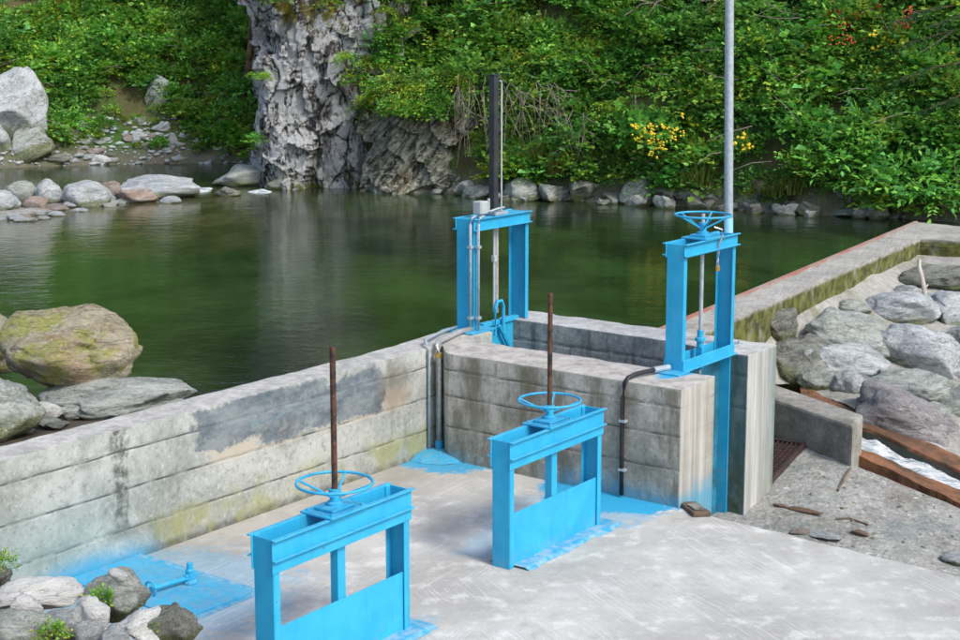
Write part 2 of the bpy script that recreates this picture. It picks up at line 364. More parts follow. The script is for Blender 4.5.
def m_outcrop():
    m = Mat('lichened_outcrop_rock', .9, .2); p = m.pos(); q = m.map(p, (1, 1, .55))
    n1 = m.noise(m.map(p, (1.4, 1.4, .8)), 1.2, 7, .68, .1); n2 = m.noise(q, 5, 10, .8, .1); n4 = m.noise(q, 15, 8, .78); n3 = m.noise(p, 1.1, 4)
    c = m.mix(m.step(n2, .38, .58), (.030, .029, .027), (.21, .21, .20))
    li = m.step(m.add(m.mul(n4, .3), m.add(m.mul(n2, .3), m.mul(n1, .45))), .475, .53); c = m.mix(m.mul(li, .9), c, (.64, .66, .66))
    c = m.mix(m.mul(m.step(m.vor(m.map(m.mix(.25, p, m.noise(p, 2, 3, color=True)), (1, 1, .5)), 2.6, 'DISTANCE_TO_EDGE'), .06, .01), m.step(n2, .6, .45)), c, (.018, .016, .014))
    z = m.xyz(p)[2]
    c = m.mix(m.mul(m.step(n1, .46, .36), .8), c, (.055, .042, .032))
    c = m.mix(m.mul(m.step(z, 1.1, .6), m.step(m.noise(p, 2.5, 6), .46, .6)), c, (.14, .16, .035))
    c = m.mix(m.mul(m.step(z, 3.5, 4.2), m.step(m.noise(p, 1.6, 6, .7), .50, .58)), c, m.mix(n4, (.10, .09, .01), (.30, .27, .02)))
    m.col(c); m.bump(m.add(n2, m.add(n1, m.mul(n4, .5))), 1., .14); return m.m
def m_cliff():
    m = Mat('mossy_cliff_rock', .9, .2); p = m.pos()
    st = m.noise(m.map(m.map(p, rot=(0, .9, 0)), (1, 1, 6)), 1.5, 6, .7, .5); n2 = m.noise(p, 4.5, 9, .76); n3 = m.noise(p, 1.0, 5)
    c = m.mix(m.step(st, .38, .60), (.035, .035, .024), (.30, .31, .25))
    c = m.mix(m.mul(m.step(n2, .54, .66), .8), c, (.13, .15, .03))
    c = m.mix(m.mul(m.step(n3, .54, .64), .7), c, (.13, .075, .03))
    c = m.mix(m.mul(m.step(m.noise(p, 9, 8, .78), .53, .60), .8), c, (.44, .46, .37))
    m.col(c); m.bump(m.add(st, n2), .8, .1); return m.m
def m_hill():
    m = Mat('overgrown_soil', .95, .1); p = m.pos(); n1 = m.noise(p, .8, 6, .6); n2 = m.noise(p, 5, 6, .65)
    c = m.mix(m.step(n1, .4, .6), (.055, .12, .028), (.10, .095, .042))
    c = m.mix(m.mul(m.step(n2, .5, .7), .7), c, (.085, .20, .04))
    z = m.xyz(p)[2]; c = m.mix(m.mul(m.step(z, 1.2, .7), .8), c, m.mix(n2, (.10, .085, .06), (.24, .225, .185)))
    m.col(c); m.bump(m.add(n1, n2), .8, .15); return m.m
def m_water():
    m = Mat('green_river_water', .06, .5); p = m.pos(); m.b.inputs['IOR'].default_value = 1.333
    n1 = m.noise(m.map(p, (1, .6, 1)), .6, 5, .6, .4); n2 = m.noise(m.map(p, (1, .5, 1)), 2.2, 4)
    c = m.mix(m.step(n1, .38, .66), (.012, .022, .010), (.032, .062, .021))
    s = m.xyz(p)
    sh = m.blob((m.mul(s[0], 1.), m.mul(s[1], -1.), 0), -7., 25.5, 5.5, 4.8, m.noise(p, .5, 3), .7) if False else None
    dx = m.mul(m.add(s[0], 7.), 1/5.); dy = m.mul(m.add(s[1], -25.5), 1/5.5)
    d = m.add(m.mathn('SQRT', m.add(m.mul(dx, dx), m.mul(dy, dy))), m.mathn('MULTIPLY_ADD', m.noise(p, .5, 3), .8, -.4))
    c = m.mix(m.mul(m.step(d, 1.25, .35), .8), c, m.mix(m.step(n2, .4, .62), (.050, .050, .018), (.11, .10, .045)))
    m.col(c)
    h = m.add(m.mul(m.noise(m.map(p, (1, 1.3, 1)), 3.0, 3, .5), 1.), m.mul(m.noise(m.map(p, (.8, 1.5, 1)), 10, 3, .55), .4))
    m.bump(h, .15, .05); return m.m
def m_foam():
    m = Mat('white_water', .35, .4); p = m.pos(); n = m.noise(m.map(p, (1, 3, 1), (0, 0, .25)), 5, 9, .75, .6)
    m.col(m.mix(m.step(n, .40, .56), (.22, .31, .33), (.84, .87, .88))); m.bump(n, .8, .08); return m.m
def m_leaf(name, sat=1.):
    m = Mat(name, .5, .25); at = m.N.new('ShaderNodeVertexColor'); at.layer_name = 'Col'
    hs = m.N.new('ShaderNodeHueSaturation'); m.L.new(at.outputs[0], hs.inputs['Color'])
    m.put(hs.inputs['Value'], m.mathn('MULTIPLY_ADD', m.rnd(), .4, .8)); m.put(hs.inputs['Hue'], m.mathn('MULTIPLY_ADD', m.rnd(), .02, .49)); hs.inputs['Saturation'].default_value = sat
    m.col(hs.outputs[0])
    tr = m.N.new('ShaderNodeBsdfTranslucent'); m.L.new(hs.outputs[0], tr.inputs[0])
    mx = m.N.new('ShaderNodeMixShader'); mx.inputs[0].default_value = .38
    m.L.new(m.b.outputs[0], mx.inputs[1]); m.L.new(tr.outputs[0], mx.inputs[2]); m.L.new(mx.outputs[0], m.N['Material Output'].inputs[0]); return m.m
def m_orange():
    m = Mat('ochre_stained_concrete', .8, .3); p = m.pos(); n = m.noise(p, 3, 6, .65); n2 = m.noise(p, 14, 5)
    c = m.mix(m.step(n, .35, .65), (.085, .05, .03), (.23, .105, .05)); c = m.mix(m.mul(m.step(n2, .55, .7), .5), c, (.10, .06, .04))
    m.col(c); m.bump(n2, .5, .02); return m.m
M = dict(blue=m_blue(), rust=m_rust(), long=m_wall_long(), cross=m_wall_cross(), outer=m_wall_outer(), floor=m_floor(), weir=m_weir(), wet=m_ground_wet(), apron=m_apron(),
         outcrop=m_outcrop(), cliff=m_cliff(), hill=m_hill(), water=m_water(), foam=m_foam(), leaf=m_leaf('leaf_green'), orange=m_orange(),
         galv=m_simple('galvanised_steel', (.30, .36, .40), (.42, .48, .52), .45, 30, .25), steel=m_simple('stainless_tube', (.42, .42, .40), (.58, .58, .56), .35, 25, .5),
         black=m_simple('black_plastic', (.012, .013, .014), (.022, .023, .024), .5, 20), charcoal=m_simple('charcoal_paint', (.020, .024, .028), (.040, .046, .050), .45, 8),
         grey=m_simple('grey_enamel', (.34, .38, .38), (.44, .48, .48), .45, 10), brass=m_simple('brass', (.45, .30, .08), (.55, .38, .12), .4, 30, .6),
         redlip=m_simple('red_stained_lip', (.30, .27, .23), (.33, .12, .085), .85, 1.5), mesh=m_simple('oxidised_grating', (.040, .024, .026), (.075, .042, .042), .7, 10),
         wood=m_simple('driftwood', (.07, .045, .028), (.17, .12, .08), .85, 6, bump=.4), paledrift=m_simple('bleached_driftwood', (.34, .31, .27), (.52, .48, .43), .8, 6, bump=.4),
         root=m_simple('dry_root', (.10, .085, .07), (.26, .225, .19), .9, 9), bark=m_simple('bark', (.06, .035, .02), (.22, .13, .07), .9, 5, bump=.5),
         yellow=m_simple('yellow_petals', (.75, .52, .01), (.80, .62, .03), .6, 9), red=m_simple('orange_red_berries', (.40, .05, .015), (.48, .09, .02), .4, 9),
         soil=m_simple('dark_soil', (.035, .028, .018), (.09, .07, .05), .95, 4, bump=.6), dark=m_simple('wet_channel', (.02, .025, .022), (.05, .055, .045), .5, 4),
         rA=m_rock('grey_green_schist', (.46, .49, .45), (.24, .265, .235), (.56, .60, .54), moss=.5), rB=m_rock('pale_grey_schist', (.54, .57, .58), (.30, .33, .33), (.62, .65, .65), moss=.4, lich=.6),
         rC=m_rock('lichened_ochre_boulder', (.42, .39, .29), (.23, .20, .13), (.50, .50, .36), .9, (.27, .28, .07), .4, .6), rD=m_rock('dark_mossy_rock', (.30, .31, .27), (.11, .115, .095), (.44, .46, .40), .8, (.12, .145, .025)),
         rW=m_rock('white_quartz_rock', (.80, .81, .78), (.64, .645, .61), (.88, .885, .86), .12, warm=0., lich=.8, grime=.3), rE=m_rock('purple_grey_rock', (.34, .33, .33), (.18, .17, .175), (.48, .48, .46), .35, (.20, .20, .10)), rP=m_rock('pinkish_stone', (.42, .37, .33), (.26, .22, .195), (.45, .42, .38), .2, warm=.35))

_m = Mat('plain_weathered_concrete', .9, .2); _c, _h, _, _, _p = concrete_base(_m, (.34, .33, .29), (.20, .19, .165)); _m.col(_m.mix(_m.mul(_m.step(_m.noise(_p, 2.5, 5), .5, .68), .5), _c, (.11, .105, .075))); _m.bump(_h, .5, .012); M['plain'] = _m.m
# ------------------------------------------------------------------ ground, water
g = MB(); g.add([(-900, -900, -3), (900, -900, -3), (900, 900, -3), (-900, 900, -3)], [(0, 1, 2, 3)])
tag(g.build('ground', M['soil']), kind='structure')
wp = [AB(-3, -8.1), AB(10.3, -8.1), AB(10.9, -8.1), AB(11.7, -8.1), AB(11.75, -7.2), AB(14.9, -7.3), AB(22.4, -8.05), AB(22.2, -6), AB(24, 3), AB(40, 3), AB(44, -30), AB(20, -48), AB(-3, -34)]
me = bpy.data.meshes.new('river_water'); me.from_pydata([(p.x, p.y, WATER) for p in wp], [], [tuple(range(len(wp)))[::-1]])
bm = bmesh.new(); bm.from_mesh(me); bmesh.ops.recalc_face_normals(bm, faces=bm.faces)
if bm.faces[:][0].normal.z < 0: bmesh.ops.reverse_faces(bm, faces=bm.faces)
bm.to_mesh(me); bm.free()
tag(link('river_water', me, M['water']), kind='structure')

# ------------------------------------------------------------------ concrete walls: swept, with form boards and chipped arrises
def resample(pts, step):
    pts = [np.array(p[:2]) for p in pts]; out = []
    for i in range(len(pts)-1):
        n = max(1, int(np.linalg.norm(pts[i+1]-pts[i])/step))
        out += [pts[i]+(pts[i+1]-pts[i])*k/n for k in range(n)]
    return out+[pts[-1]]
def sweep(name, front, back, z0, z1, mat, joints=(), step=.06, seed=0, chip=.010, rough=.003, z1b=None, z0b=None, zprof=None):
    """front/back: lists of (a, b) of equal length; z1b, z0b: heights at the far end of the sweep."""
    fr, bk = [], []
    for i in range(len(front)-1):
        f0, f1, b0, b1 = [np.array(q, float) for q in (front[i], front[i+1], back[i], back[i+1])]
        n = max(1, int(max(np.linalg.norm(f1-f0), np.linalg.norm(b1-b0))/step))
        for k in range(n+(i == len(front)-2)): fr.append(f0+(f1-f0)*k/n); bk.append(b0+(b1-b0)*k/n)
    ns = len(fr); zs = list(np.linspace(0, 1, 12)); V = []; nt = 6
    J = [(j-z0)/(z1-z0) for j in joints]
    for j in J: zs += [j-.013, j-.004, j+.004, j+.013]
    zs = sorted(z for z in zs if 0 <= z <= 1)
    edges = [0]+sorted(J)+[1]
    for i in range(ns):
        t = i/(ns-1); zt = z1+((z1b-z1)*t if z1b is not None else 0); zb = z0+((z0b-z0)*t if z0b is not None else 0)
        f_, b_ = fr[i], bk[i]; wdir = (b_-f_)/max(1e-6, np.linalg.norm(b_-f_)); col = []
        def push(P, z, inward):
            w3 = AB(P[0], P[1], z); nz = noise.noise((w3*3.1)+Vector((seed, 0, 0)))*rough+noise.noise(w3*11+Vector((seed, 5, 0)))*rough*.7
            return P+inward*nz, z
        for z in zs:
            d = 0.
            for j in J:
                if abs(z-j) < .006: d = .003
            bi = sum(1 for j in J if z > j); d += (((bi*37+seed*11) % 5)-2)*.0005
            zz = zb+(zt-zb)*z; cz = 0
            if z == 1: cz = chip*max(0, .35+fbm((fr[i][0]*4+seed, fr[i][1]*4, 3), 3)); d += cz*.8
            P, q = push(f_+wdir*d, zz-cz*.8, wdir); col.append((P, q))
        for k in range(1, nt):
            P = f_+(b_-f_)*k/nt; w3 = AB(P[0], P[1], 0); col.append((P, zt+noise.noise(w3*4+Vector((0, seed, 9)))*rough*1.2+noise.noise(w3*15)*rough*.6))
        for z in (1, .93, .7, .4, 0):
            cz = chip*max(0, .35+fbm((fr[i][0]*4+seed, fr[i][1]*4, 8), 3)) if z == 1 else 0
            P, q = push(b_-wdir*cz*.8, zb+(zt-zb)*z-cz*.8, -wdir); col.append((P, q))
        V += [tuple(AB(P[0], P[1], z)) for P, z in col]
    m_ = len(col); Fc = []
    for i in range(ns-1):
        for k in range(m_-1): Fc.append((i*m_+k, (i+1)*m_+k, (i+1)*m_+k+1, i*m_+k+1))
    me = bpy.data.meshes.new(name); me.from_pydata(V, [], Fc+[tuple(range(m_)), tuple((ns-1)*m_+k for k in range(m_))[::-1]]); me.update()
    bm = bmesh.new(); bm.from_mesh(me); bmesh.ops.recalc_face_normals(bm, faces=bm.faces); bm.to_mesh(me); bm.free()
    return link(name, me, mat)
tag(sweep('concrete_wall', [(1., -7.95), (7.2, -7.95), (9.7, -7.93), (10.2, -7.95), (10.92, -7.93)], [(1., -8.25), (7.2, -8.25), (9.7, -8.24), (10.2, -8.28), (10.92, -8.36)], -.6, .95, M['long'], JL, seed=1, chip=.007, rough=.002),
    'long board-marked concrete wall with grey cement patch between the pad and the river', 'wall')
tag(sweep('concrete_wall', [(10.18, -7.94), (9.96, -7.74), (9.925, -7.68), (9.92, -5.40)], [(10.56, -7.935), (10.50, -7.74), (10.49, -7.68), (10.49, -5.41)], -.7, .95, M['cross'], [.30, .57, .80], seed=2),
    'stained concrete cross wall with black cable running down its face', 'wall')
tag(sweep('concrete_wall', [(11.56, -8.3), (11.52, -6.4), (11.40, -5.95), (11.37, -5.55)], [(12.03, -8.3), (11.98, -6.4), (11.97, -5.95), (11.95, -5.56)], -1.1, .95, M['outer'], [.48, .76], seed=3),
    'outer concrete channel wall ending in the pier that carries the grey pole', 'wall')
# floor of the inlet channel between the two walls
c = MB(); q = [AB(10.3, -8.4), AB(11.7, -8.4), AB(11.6, -5.6), AB(10.3, -5.6)]; c.add([(p.x, p.y, -.55) for p in q], [(0, 1, 2, 3)])
tag(c.build('channel_floor', M['dark']), kind='structure')

# pad
V, Fc = [], []
pf = [AB(1, -7.93), AB(10.2, -7.93), AB(9.935, -7.6), AB(9.935, -5.38)]+[AB(9.93+(9.42-9.93)*(k/110)+.03*fbm((k*.21, 0, 0), 4), -5.36+5.86*k/110) for k in range(1, 111)]+[AB(1, .5)]
n = len(pf); pad = MB(); pad.add([(p.x, p.y, 0) for p in pf]+[(p.x, p.y, -.75) for p in pf], [tuple(range(n))]+[(i, (i+1) % n, (i+1) % n+n, i+n) for i in range(n)])
o = pad.build('concrete_floor', M['floor'], bevel=.012); tag(o, kind='structure')

# weir
wo = [(13.45, -7.36), (14.96, -7.52), (23.31, -8.46)]; wi = [(12.6, -6.80), (13.89, -6.97), (21.31, -7.69)]
wr = empty('river_weir', AB(15, -7.4, .0), 0, 'low concrete weir with mossy inner face and thin red lip', 'weir')
def child(o, p): o.parent = p; o.matrix_parent_inverse = p.matrix_basis.inverted(); return o
def settle(p):  bpy.context.view_layer.update()
o1 = sweep('crest', [(12.2, -6.75), (13.89, -6.97), (21.33, -7.69), (21.44, -7.14), (21.9, -4.2)], [(12.2, -7.2), (14.96, -7.52), (23.31, -8.46), (23.25, -7.5), (23.4, -4.4)], -.4, .72, M['weir'], [.6], step=.12, seed=4, chip=.016, rough=.004)
o1.parent = wr; o1.location = -AB(15, -7.4, 0)
lp = MB()
for (p0, p1) in (((12.2, -7.2), (14.96, -7.52)), ((14.96, -7.52), (23.31, -8.46))):
    A_, B_ = AB(*p0, 0), AB(*p1, 0); d = (B_-A_).normalized(); nn = Vector((-d.y, d.x, 0)); off = AB(15, -7.4, 0)
    for s0 in np.arange(0, (B_-A_).length, .25):
        P, Q = A_+d*s0-off, A_+d*min(s0+.25, (B_-A_).length)-off; e = .012*noise.noise((P*2))
        q = [P-nn*(.012+e), Q-nn*(.012+e), Q+nn*.045, P+nn*.045]; lp.add([(v.x, v.y, .66) for v in q]+[(v.x, v.y, .735) for v in q], [(0, 1, 2, 3), (4, 5, 6, 7), (0, 1, 5, 4), (2, 3, 7, 6), (1, 2, 6, 5), (3, 0, 4, 7)])
lp.build('lip', M['redlip'], wr)

# ------------------------------------------------------------------ lower ground, wall, trough and apron on the right
def ruled(name, A, B, nu, nv, amp, fs, mat, seed=0):
    def samp(P, t):
        x = t*(len(P)-1); i = min(int(x), len(P)-2); return P[i].lerp(P[i+1], x-i)
    V = []
    for i in range(nu):
        for j in range(nv):
            p = samp(A, i/(nu-1)).lerp(samp(B, i/(nu-1)), j/(nv-1)); p.z += amp*fbm((p.x*fs+seed, p.y*fs, seed), 4)
            V.append(tuple(p))
    Fc = [(i*nv+j, (i+1)*nv+j, (i+1)*nv+j+1, i*nv+j+1) for i in range(nu-1) for j in range(nv-1)]
    me = bpy.data.meshes.new(name); me.from_pydata(V, [], Fc); me.update()
    bm = bmesh.new(); bm.from_mesh(me); bmesh.ops.recalc_face_normals(bm, faces=bm.faces)
    if sum(f_.normal.z for f_ in bm.faces) < 0: bmesh.ops.reverse_faces(bm, faces=bm.faces)
    bm.to_mesh(me); bm.free()
    o = link(name, me, mat, None, True)
    return o, BVHTree.FromPolygons([Vector(v) for v in V], Fc)
E1i = [onz(800, 425, -.22), onz(861, 450, -.25), onz(960, 491, -.50), onz(1120, 558, -.85)]
E1o = [onz(790, 437, -.22), onz(860, 457, -.25), onz(960, 504, -.50), onz(1120, 580, -.85)]
E2i = [onz(800, 398, -.12), onz(863, 426, -.15), onz(960, 469.5, -.40), onz(1120, 540, -.75)]
E2o = [onz(800, 384, -.12), onz(864, 414, -.15), onz(960, 458.6, -.40), onz(1120, 530, -.75)]
near = [AB(10.6, -5.9, -.66), AB(10.0, -5.2, -.66), AB(9.3, -3.4, -.68), AB(8.6, -.4, -.9)]
far = [onz(745, 428, -.20), onz(851, 464, -.25), onz(960, 508, -.50), onz(1120, 585, -.85)]
o, BG = ruled('rough_ground', near, far, 90, 50, .022, 2.2, M['wet'], 3); tag(o, kind='structure')
wb = [onz(700, 350, .5), onz(732.5, 336, .5), onz(800, 306, .5), onz(860, 280, .5), onz(920, 252, .5), onz(962, 254, .5), AB(21.9, -4.2, .3)]
wb2 = [onz(715, 390, -.1), onz(745, 380, -.06), onz(800, 385, -.13), onz(840, 404, -.15), onz(864, 415, -.16), onz(960, 460, -.41), onz(1120, 530, -.77)]
o, BAP = ruled('stone_apron', wb, wb2, 80, 60, .05, 1.4, M['apron'], 8); tag(o, kind='structure')
tr = empty('water_trough', E1i[1]+Vector((0, 0, -.4)), 0, 'ochre-stained concrete trough carrying white rushing water past the boulders', 'trough')
def strip(name, pts_rows, mat, parent, thick=.0, sub=40):
    mb = MB(); off = parent.location; rows = []
    for P in pts_rows:
        r_ = []
        for i in range(len(P)-1):
            for k in range(sub): r_.append(P[i].lerp(P[i+1], k/sub))
        r_.append(P[-1]); rows.append(r_)
    V = [tuple(p-off+Vector((.03*fbm(p*2.5+Vector((4, 0, 0)), 4), .03*fbm(p*2.5, 4), .022*fbm(p*3, 4)))) for r_ in rows for p in r_]; m_ = len(rows[0])
    mb.add(V, [(i*m_+k, i*m_+k+1, (i+1)*m_+k+1, (i+1)*m_+k) for i in range(len(rows)-1) for k in range(m_-1)])
    return mb.build(name, mat, parent, smooth=False)
dn = lambda P, d: [p+Vector((0, 0, -d)) for p in P]
strip('near_kerb', [dn(E1o, .25), dn(E1o, -.012), dn(E1i, -.012), dn(E1i, .35)], M['orange'], tr)
bot2 = [p+Vector((-.03, -.03, -.45)) for p in E2i]
strip('far_kerb', [bot2, E2i, E2o, dn(E2o, .3)], M['orange'], tr)
strip('far_side', [[p+Vector((-.035, -.04, -.45)) for p in E2i], [p+Vector((-.012, -.014, -.03)) for p in E2i]], M['dark'], tr)
# white water: lively sheet inside the trough
nu, nv = 90, 10; V = []
L0, L1 = dn(E1i, .06), [p+Vector((0, 0, -.13)) for p in E2i]
for i in range(nu):
    t = i/(nu-1)*(len(L0)-1); k = min(int(t), len(L0)-2); A_, B_ = L0[k].lerp(L0[k+1], t-k), L1[k].lerp(L1[k+1], t-k)
    for j in range(nv):
        p = A_.lerp(B_, j/(nv-1)); p.z += .06*fbm((p.x*2.2, p.y*2.2, 4), 4)+.03*ridge((p.x*4, p.y*1.5, 2), 2); V.append(tuple(p))
me = bpy.data.meshes.new('rushing_water'); me.from_pydata(V, [], [(i*nv+j, (i+1)*nv+j, (i+1)*nv+j+1, i*nv+j+1) for i in range(nu-1) for j in range(nv-1)])
tag(link('rushing_water', me, M['foam'], None, True), kind='stuff', label='white rushing water inside the ochre trough', cat='water')
# low wall in front of the trough
def prism_thing(name, quad, z0s, z1s, mat, bevel):
    mb = MB(); n = len(quad); mb.add([(p.x, p.y, z) for p, z in zip(quad, z0s)]+[(p.x, p.y, z) for p, z in zip(quad, z1s)], [tuple(range(n)), tuple(range(n, 2*n))]+[(i, (i+1) % n, (i+1) % n+n, i+n) for i in range(n)])
    return mb.build(name, mat, bevel=bevel)
dq = [onz(764, 430.5, -.22), onz(851.5, 466, -.25), onz(862, 453, -.25), onz(764, 414, -.22)]
dw = prism_thing('low_wall', dq, [-.7]*4, [.135, .125, .125, .135], M['plain'], .03)
tag(dw, 'short low concrete wall with rounded corner beside the grating', 'wall')

# ------------------------------------------------------------------ sluice gates
def rot_empty(name, a, b, z, label, cat, group=None): return empty(name, AB(a, b, z), TH, label, cat, group)
BV = .004
def post(W, D, T, sx, z0=0.):
    mb = MB(); x1 = sx*W/2; x0 = sx*(W/2-.009); xi = sx*(W/2-.052)
    mb.box(min(x0, x1), max(x0, x1), -D/2, D/2, z0, T)
    for sy in (-1, 1):
        y0, y1 = sy*(D/2), sy*(D/2-.009)
        mb.box(min(x0, xi), max(x0, xi), min(y0, y1), max(y0, y1), z0, T)
    return mb
def beam(W, D, T, sy, h=.125, skirt=.075, fl=.028):
    mb = MB(); y0 = sy*(D/2+.001); y1 = sy*(D/2+.008); y2 = sy*(D/2+.008+fl); l, r = -W/2-.018, W/2+.018
    a_, b_ = min(y0, y1), max(y0, y1); mb.box(l+.006, r-.006, a_, b_, T-h-skirt, T)
    for zt in (T+.0006, T-h+.008):
        mb.box(l, r, min(y1, y2), max(y1, y2), zt-.009, zt)
    return mb
def handwheel(parent, zw, zh, r=.222, ph=.35, n=4):
    hw = MB(); hw.tube([(r*math.cos(t), r*math.sin(t), zw) for t in [2*math.pi*k/40 for k in range(40)]], 0.0092, 8, closed=True)
    o = hw.build('handwheel', M['blue'], parent, smooth=True)
    for k in range(n):
        t = ph+2*math.pi*k/n; s = MB(); s.tube([(.03*math.cos(t), .03*math.sin(t), zh), (r*math.cos(t)*.98, r*math.sin(t)*.98, zw)], .0075, 6); s.build('spoke', M['blue'], o)
    h = MB(); h.lathe([(.05, zh-.055), (.05, zh-.035), (.03, zh-.03), (.03, zh+.02), (.036, zh+.022), (.036, zh+.045)], 14); h.build('hub', M['blue'], o)
    return o
def floor_gate(a, b, label, ztop):
    W, D, T = 1.185, .15, .911
    e = rot_empty('sluice_gate', a, b, 0, label, 'sluice gate')
    for sx in (-1, 1): post(W, D, T-.004, sx).build('post', M['blue'], e, BV)
    for sy in (-1, 1): beam(W, D, T, sy).build('top_beam', M['blue'], e, BV)
    MB().box(-W/2+.014, W/2-.014, -.060, -.050, .004, .385).build('gate_leaf', M['blue'], e, .002)
    MB().box(-.034, .034, -.046, -.038, .02, T-.10).box(-.034, -.026, -.038, .012, .02, T-.10).build('stem_guide', M['blue'], e, .002)
    MB().box(-.165, .165, -.125, .125, T+.001, T+.014).build('base_plate', M['blue'], e, .003)
    MB().box(-.10, .10, -.075, .075, T+.015, T+.034).build('bearing_block', M['blue'], e, .006)
    for x in (-.13, .13):
        for y in (-.095, .095): MB().lathe([(.011, T+.0145), (.011, T+.026)], 6, (x, y, 0)).build('bolt', M['blue'], e)
    handwheel(e, T+.165, T+.085, ph=R(25))
    MB().tube([(0, 0, .45), (0, 0, ztop)], .0175, 12).build('threaded_rod', M['rust'], e)
    # rough painted mortar bed
    V = []; n = 26
    for i in range(n+1):
        x = -W/2+.06+(W+.06)*i/n; V += [(x, -.20-.05*fbm((x*4+a, 1, 0), 3), .002), (x, -.16, .016+.006*noise.noise((x*9, a, 0))), (x, .10, .015), (x, .15+.04*fbm((x*4, a, 5), 3), .002)]
    mb = MB(); mb.add(V, [(i*4+k, i*4+4+k, i*4+5+k, i*4+1+k) for i in range(n) for k in range(3)]); mb.build('mortar_bed', M['bedpaint'], e)
    return e
M['bedpaint'] = m_simple('thin_blue_paint_on_mortar', (.02, .30, .53), (.26, .40, .46), .8, 16, bump=.9)
g1 = (CA*-.8447+SA*8.3322, SA*-.8447-CA*8.3322); g2 = (CA*.497+SA*10.3327, SA*.497-CA*10.3327)
floor_gate(*g1, 'sky-blue steel sluice gate with handwheel between the blue hatch and the river pad', 1.88)['label'] = 'sky-blue handwheel sluice gate standing beside the rock heap and blue floor hatch'
floor_gate(*g2, 'sky-blue handwheel sluice gate on paint-stained floor in front of the black cable', 1.85)

def wall_gate(a0, a1, b, label, zb=.952, T=2.0):
    W = a1-a0; D = .16; e = rot_empty('sluice_gate', (a0+a1)/2, b, zb, label, 'sluice gate'); t = T-zb
    return e, W, D, t
# gate with handwheel over the channel outlet
e, W, D, t = wall_gate(10.44, 11.345, -5.76, 'tall blue handwheel gate with padlock spanning the channel beside the pole')
for sx in (-1, 1): post(W, D, t-.004, sx, .0).build('post', M['blue'], e, BV)
for sy in (-1, 1): beam(W, D, t, sy, .10, .015).build('top_beam', M['blue'], e, BV)
for sy in (-1, 1):
    y0, y1 = sy*(D/2+.001), sy*(D/2+.012); lb = MB().box(-W/2+.0, W/2-.0, min(y0, y1), max(y0, y1), .004, .095); lb.box(-W/2, W/2, min(y1, y1+sy*.03), max(y1, y1+sy*.03), .004, .014); lb.build('bottom_beam', M['blue'], e, BV)
MB().box(-W/2-.15, -W/2+.04, -.13, .13, .0005, .010).build('foot_plate', M['blue'], e, .002)
M['stain'] = m_simple('algae_stained_blue_steel', (.015, .10, .14), (.03, .21, .33), .7, 5, bump=.4)
MB().box(-W/2+.03, W/2+.0, .045, .055, -1.5, -.03).build('gate_leaf', M['stain'], e, .002)
MB().box(W/2+.004, W/2+.018, -.05, .07, -1.5, -.01).build('guide_rail', M['blue'], e, .003)
MB().box(-.15, .15, -.12, .12, t+.001, t+.014).box(-.09, .09, -.07, .07, t+.0145, t+.034).build('base_plate', M['blue'], e, .003)
handwheel(e, t+.19, t+.085, .232, R(10), 5)
MB().tube([(0, 0, -.1), (0, 0, t+.20)], .017, 10).build('threaded_rod', M['galv'], e)
MB().lathe([(.022, .0), (.03, .0), (.03, .05), (.045, .05), (.045, .075), (.028, .08), (.028, .14)], 10, (0, 0, .13)).build('rod_coupling', M['blue'], e)
MB().box(-.025, .025, -.03, .03, -.06, .13).build('lifting_lug', M['blue'], e, .004)
pl = empty('padlock', AB(10.98, -5.66, 1.72), TH, 'small brass padlock on a chain hanging from the tall handwheel gate', 'padlock')
MB().box(-.022, .022, -.011, .011, 0, .045).build('body', M['brass'], pl, .004)
MB().tube([(-.014, 0, .045), (-.014, 0, .075), (0, 0, .09), (.014, 0, .075), (.014, 0, .045)], .004, 6).build('shackle', M['steel'], pl)
MB().tube([(0, 0, .088), (.012, .0, .15), (0, -.005, .22), (.015, -.03, .30), (0, -.03, .35), (-.04, .02, .37)], .0075, 6).build('chain', M['steel'], pl)

# gate with tall charcoal screw cover over the channel inlet
e, W, D, t = wall_gate(10.80, 11.68, -8.15, 'blue gate frame with tall charcoal column over the channel inlet')
e4 = e
for sx in (-1, 1): post(W, D+.04, t-.004, sx, .0 if sx < 0 else 0.).build('post', M['blue'], e, BV)
for sy in (-1, 1): beam(W, D+.04, t, sy, .11, .0).build('top_beam', M['blue'], e, BV)
MB().box(-W/2+.01, W/2-.01, -.06, .06, t-.012, t-.003).build('cover_plate', M['blue'], e)
MB().box(-.10, .10, -.10, .10, t+.001, t+.03).build('column_base', M['galv'], e, .004)
col4 = MB().box(-.034, .034, -.034, .034, t+.031, 3.29-.952).build('column', M['charcoal'], e, .008)
MB().box(-.039, .039, -.039, .039, 3.29-.9515, 3.305-.952).build('column_cap', M['charcoal'], col4, .003)
MB().tube([(.085, -.03, t+.03), (.085, -.03, 2.27), (.075, -.03, 2.29), (.05, -.03, 2.29)], .009, 8).build('limit_switch_tube', M['grey'], e)
jb = MB().box(-.34, -.22, -.10, -.01, t+.03, t+.15).build('junction_box', M['grey'], e, .008)
MB().box(-.332, -.228, -.106, -.1005, t+.037, t+.143).build('lid', M['grey'], jb, .003)
MB().tube([(-.28, -.055, t+.005), (-.28, -.055, t+.03)], .016, 8).build('gland', M['steel'], jb)
MB().tube([(-.21, -.05, t+.07), (-.15, -.06, t+.04), (-.08, -.09, t+.06), (.02, -.11, t+.07)], .011, 8).build('cable', M['galv'], e, smooth=True)
MB().tube([(-.12, -.03, t+.03), (-.12, -.03, t+.16)], .014, 8).build('oil_cup', M['grey'], e)
MB().tube([(-.03, -.03, .12), (-.03, -.03, t)], .013, 8).build('guide_tube', M['grey'], e)
MB().tube([(.05, 0, .1), (.05, 0, t)], .02, 10).build('threaded_rod', M['steel'], e)
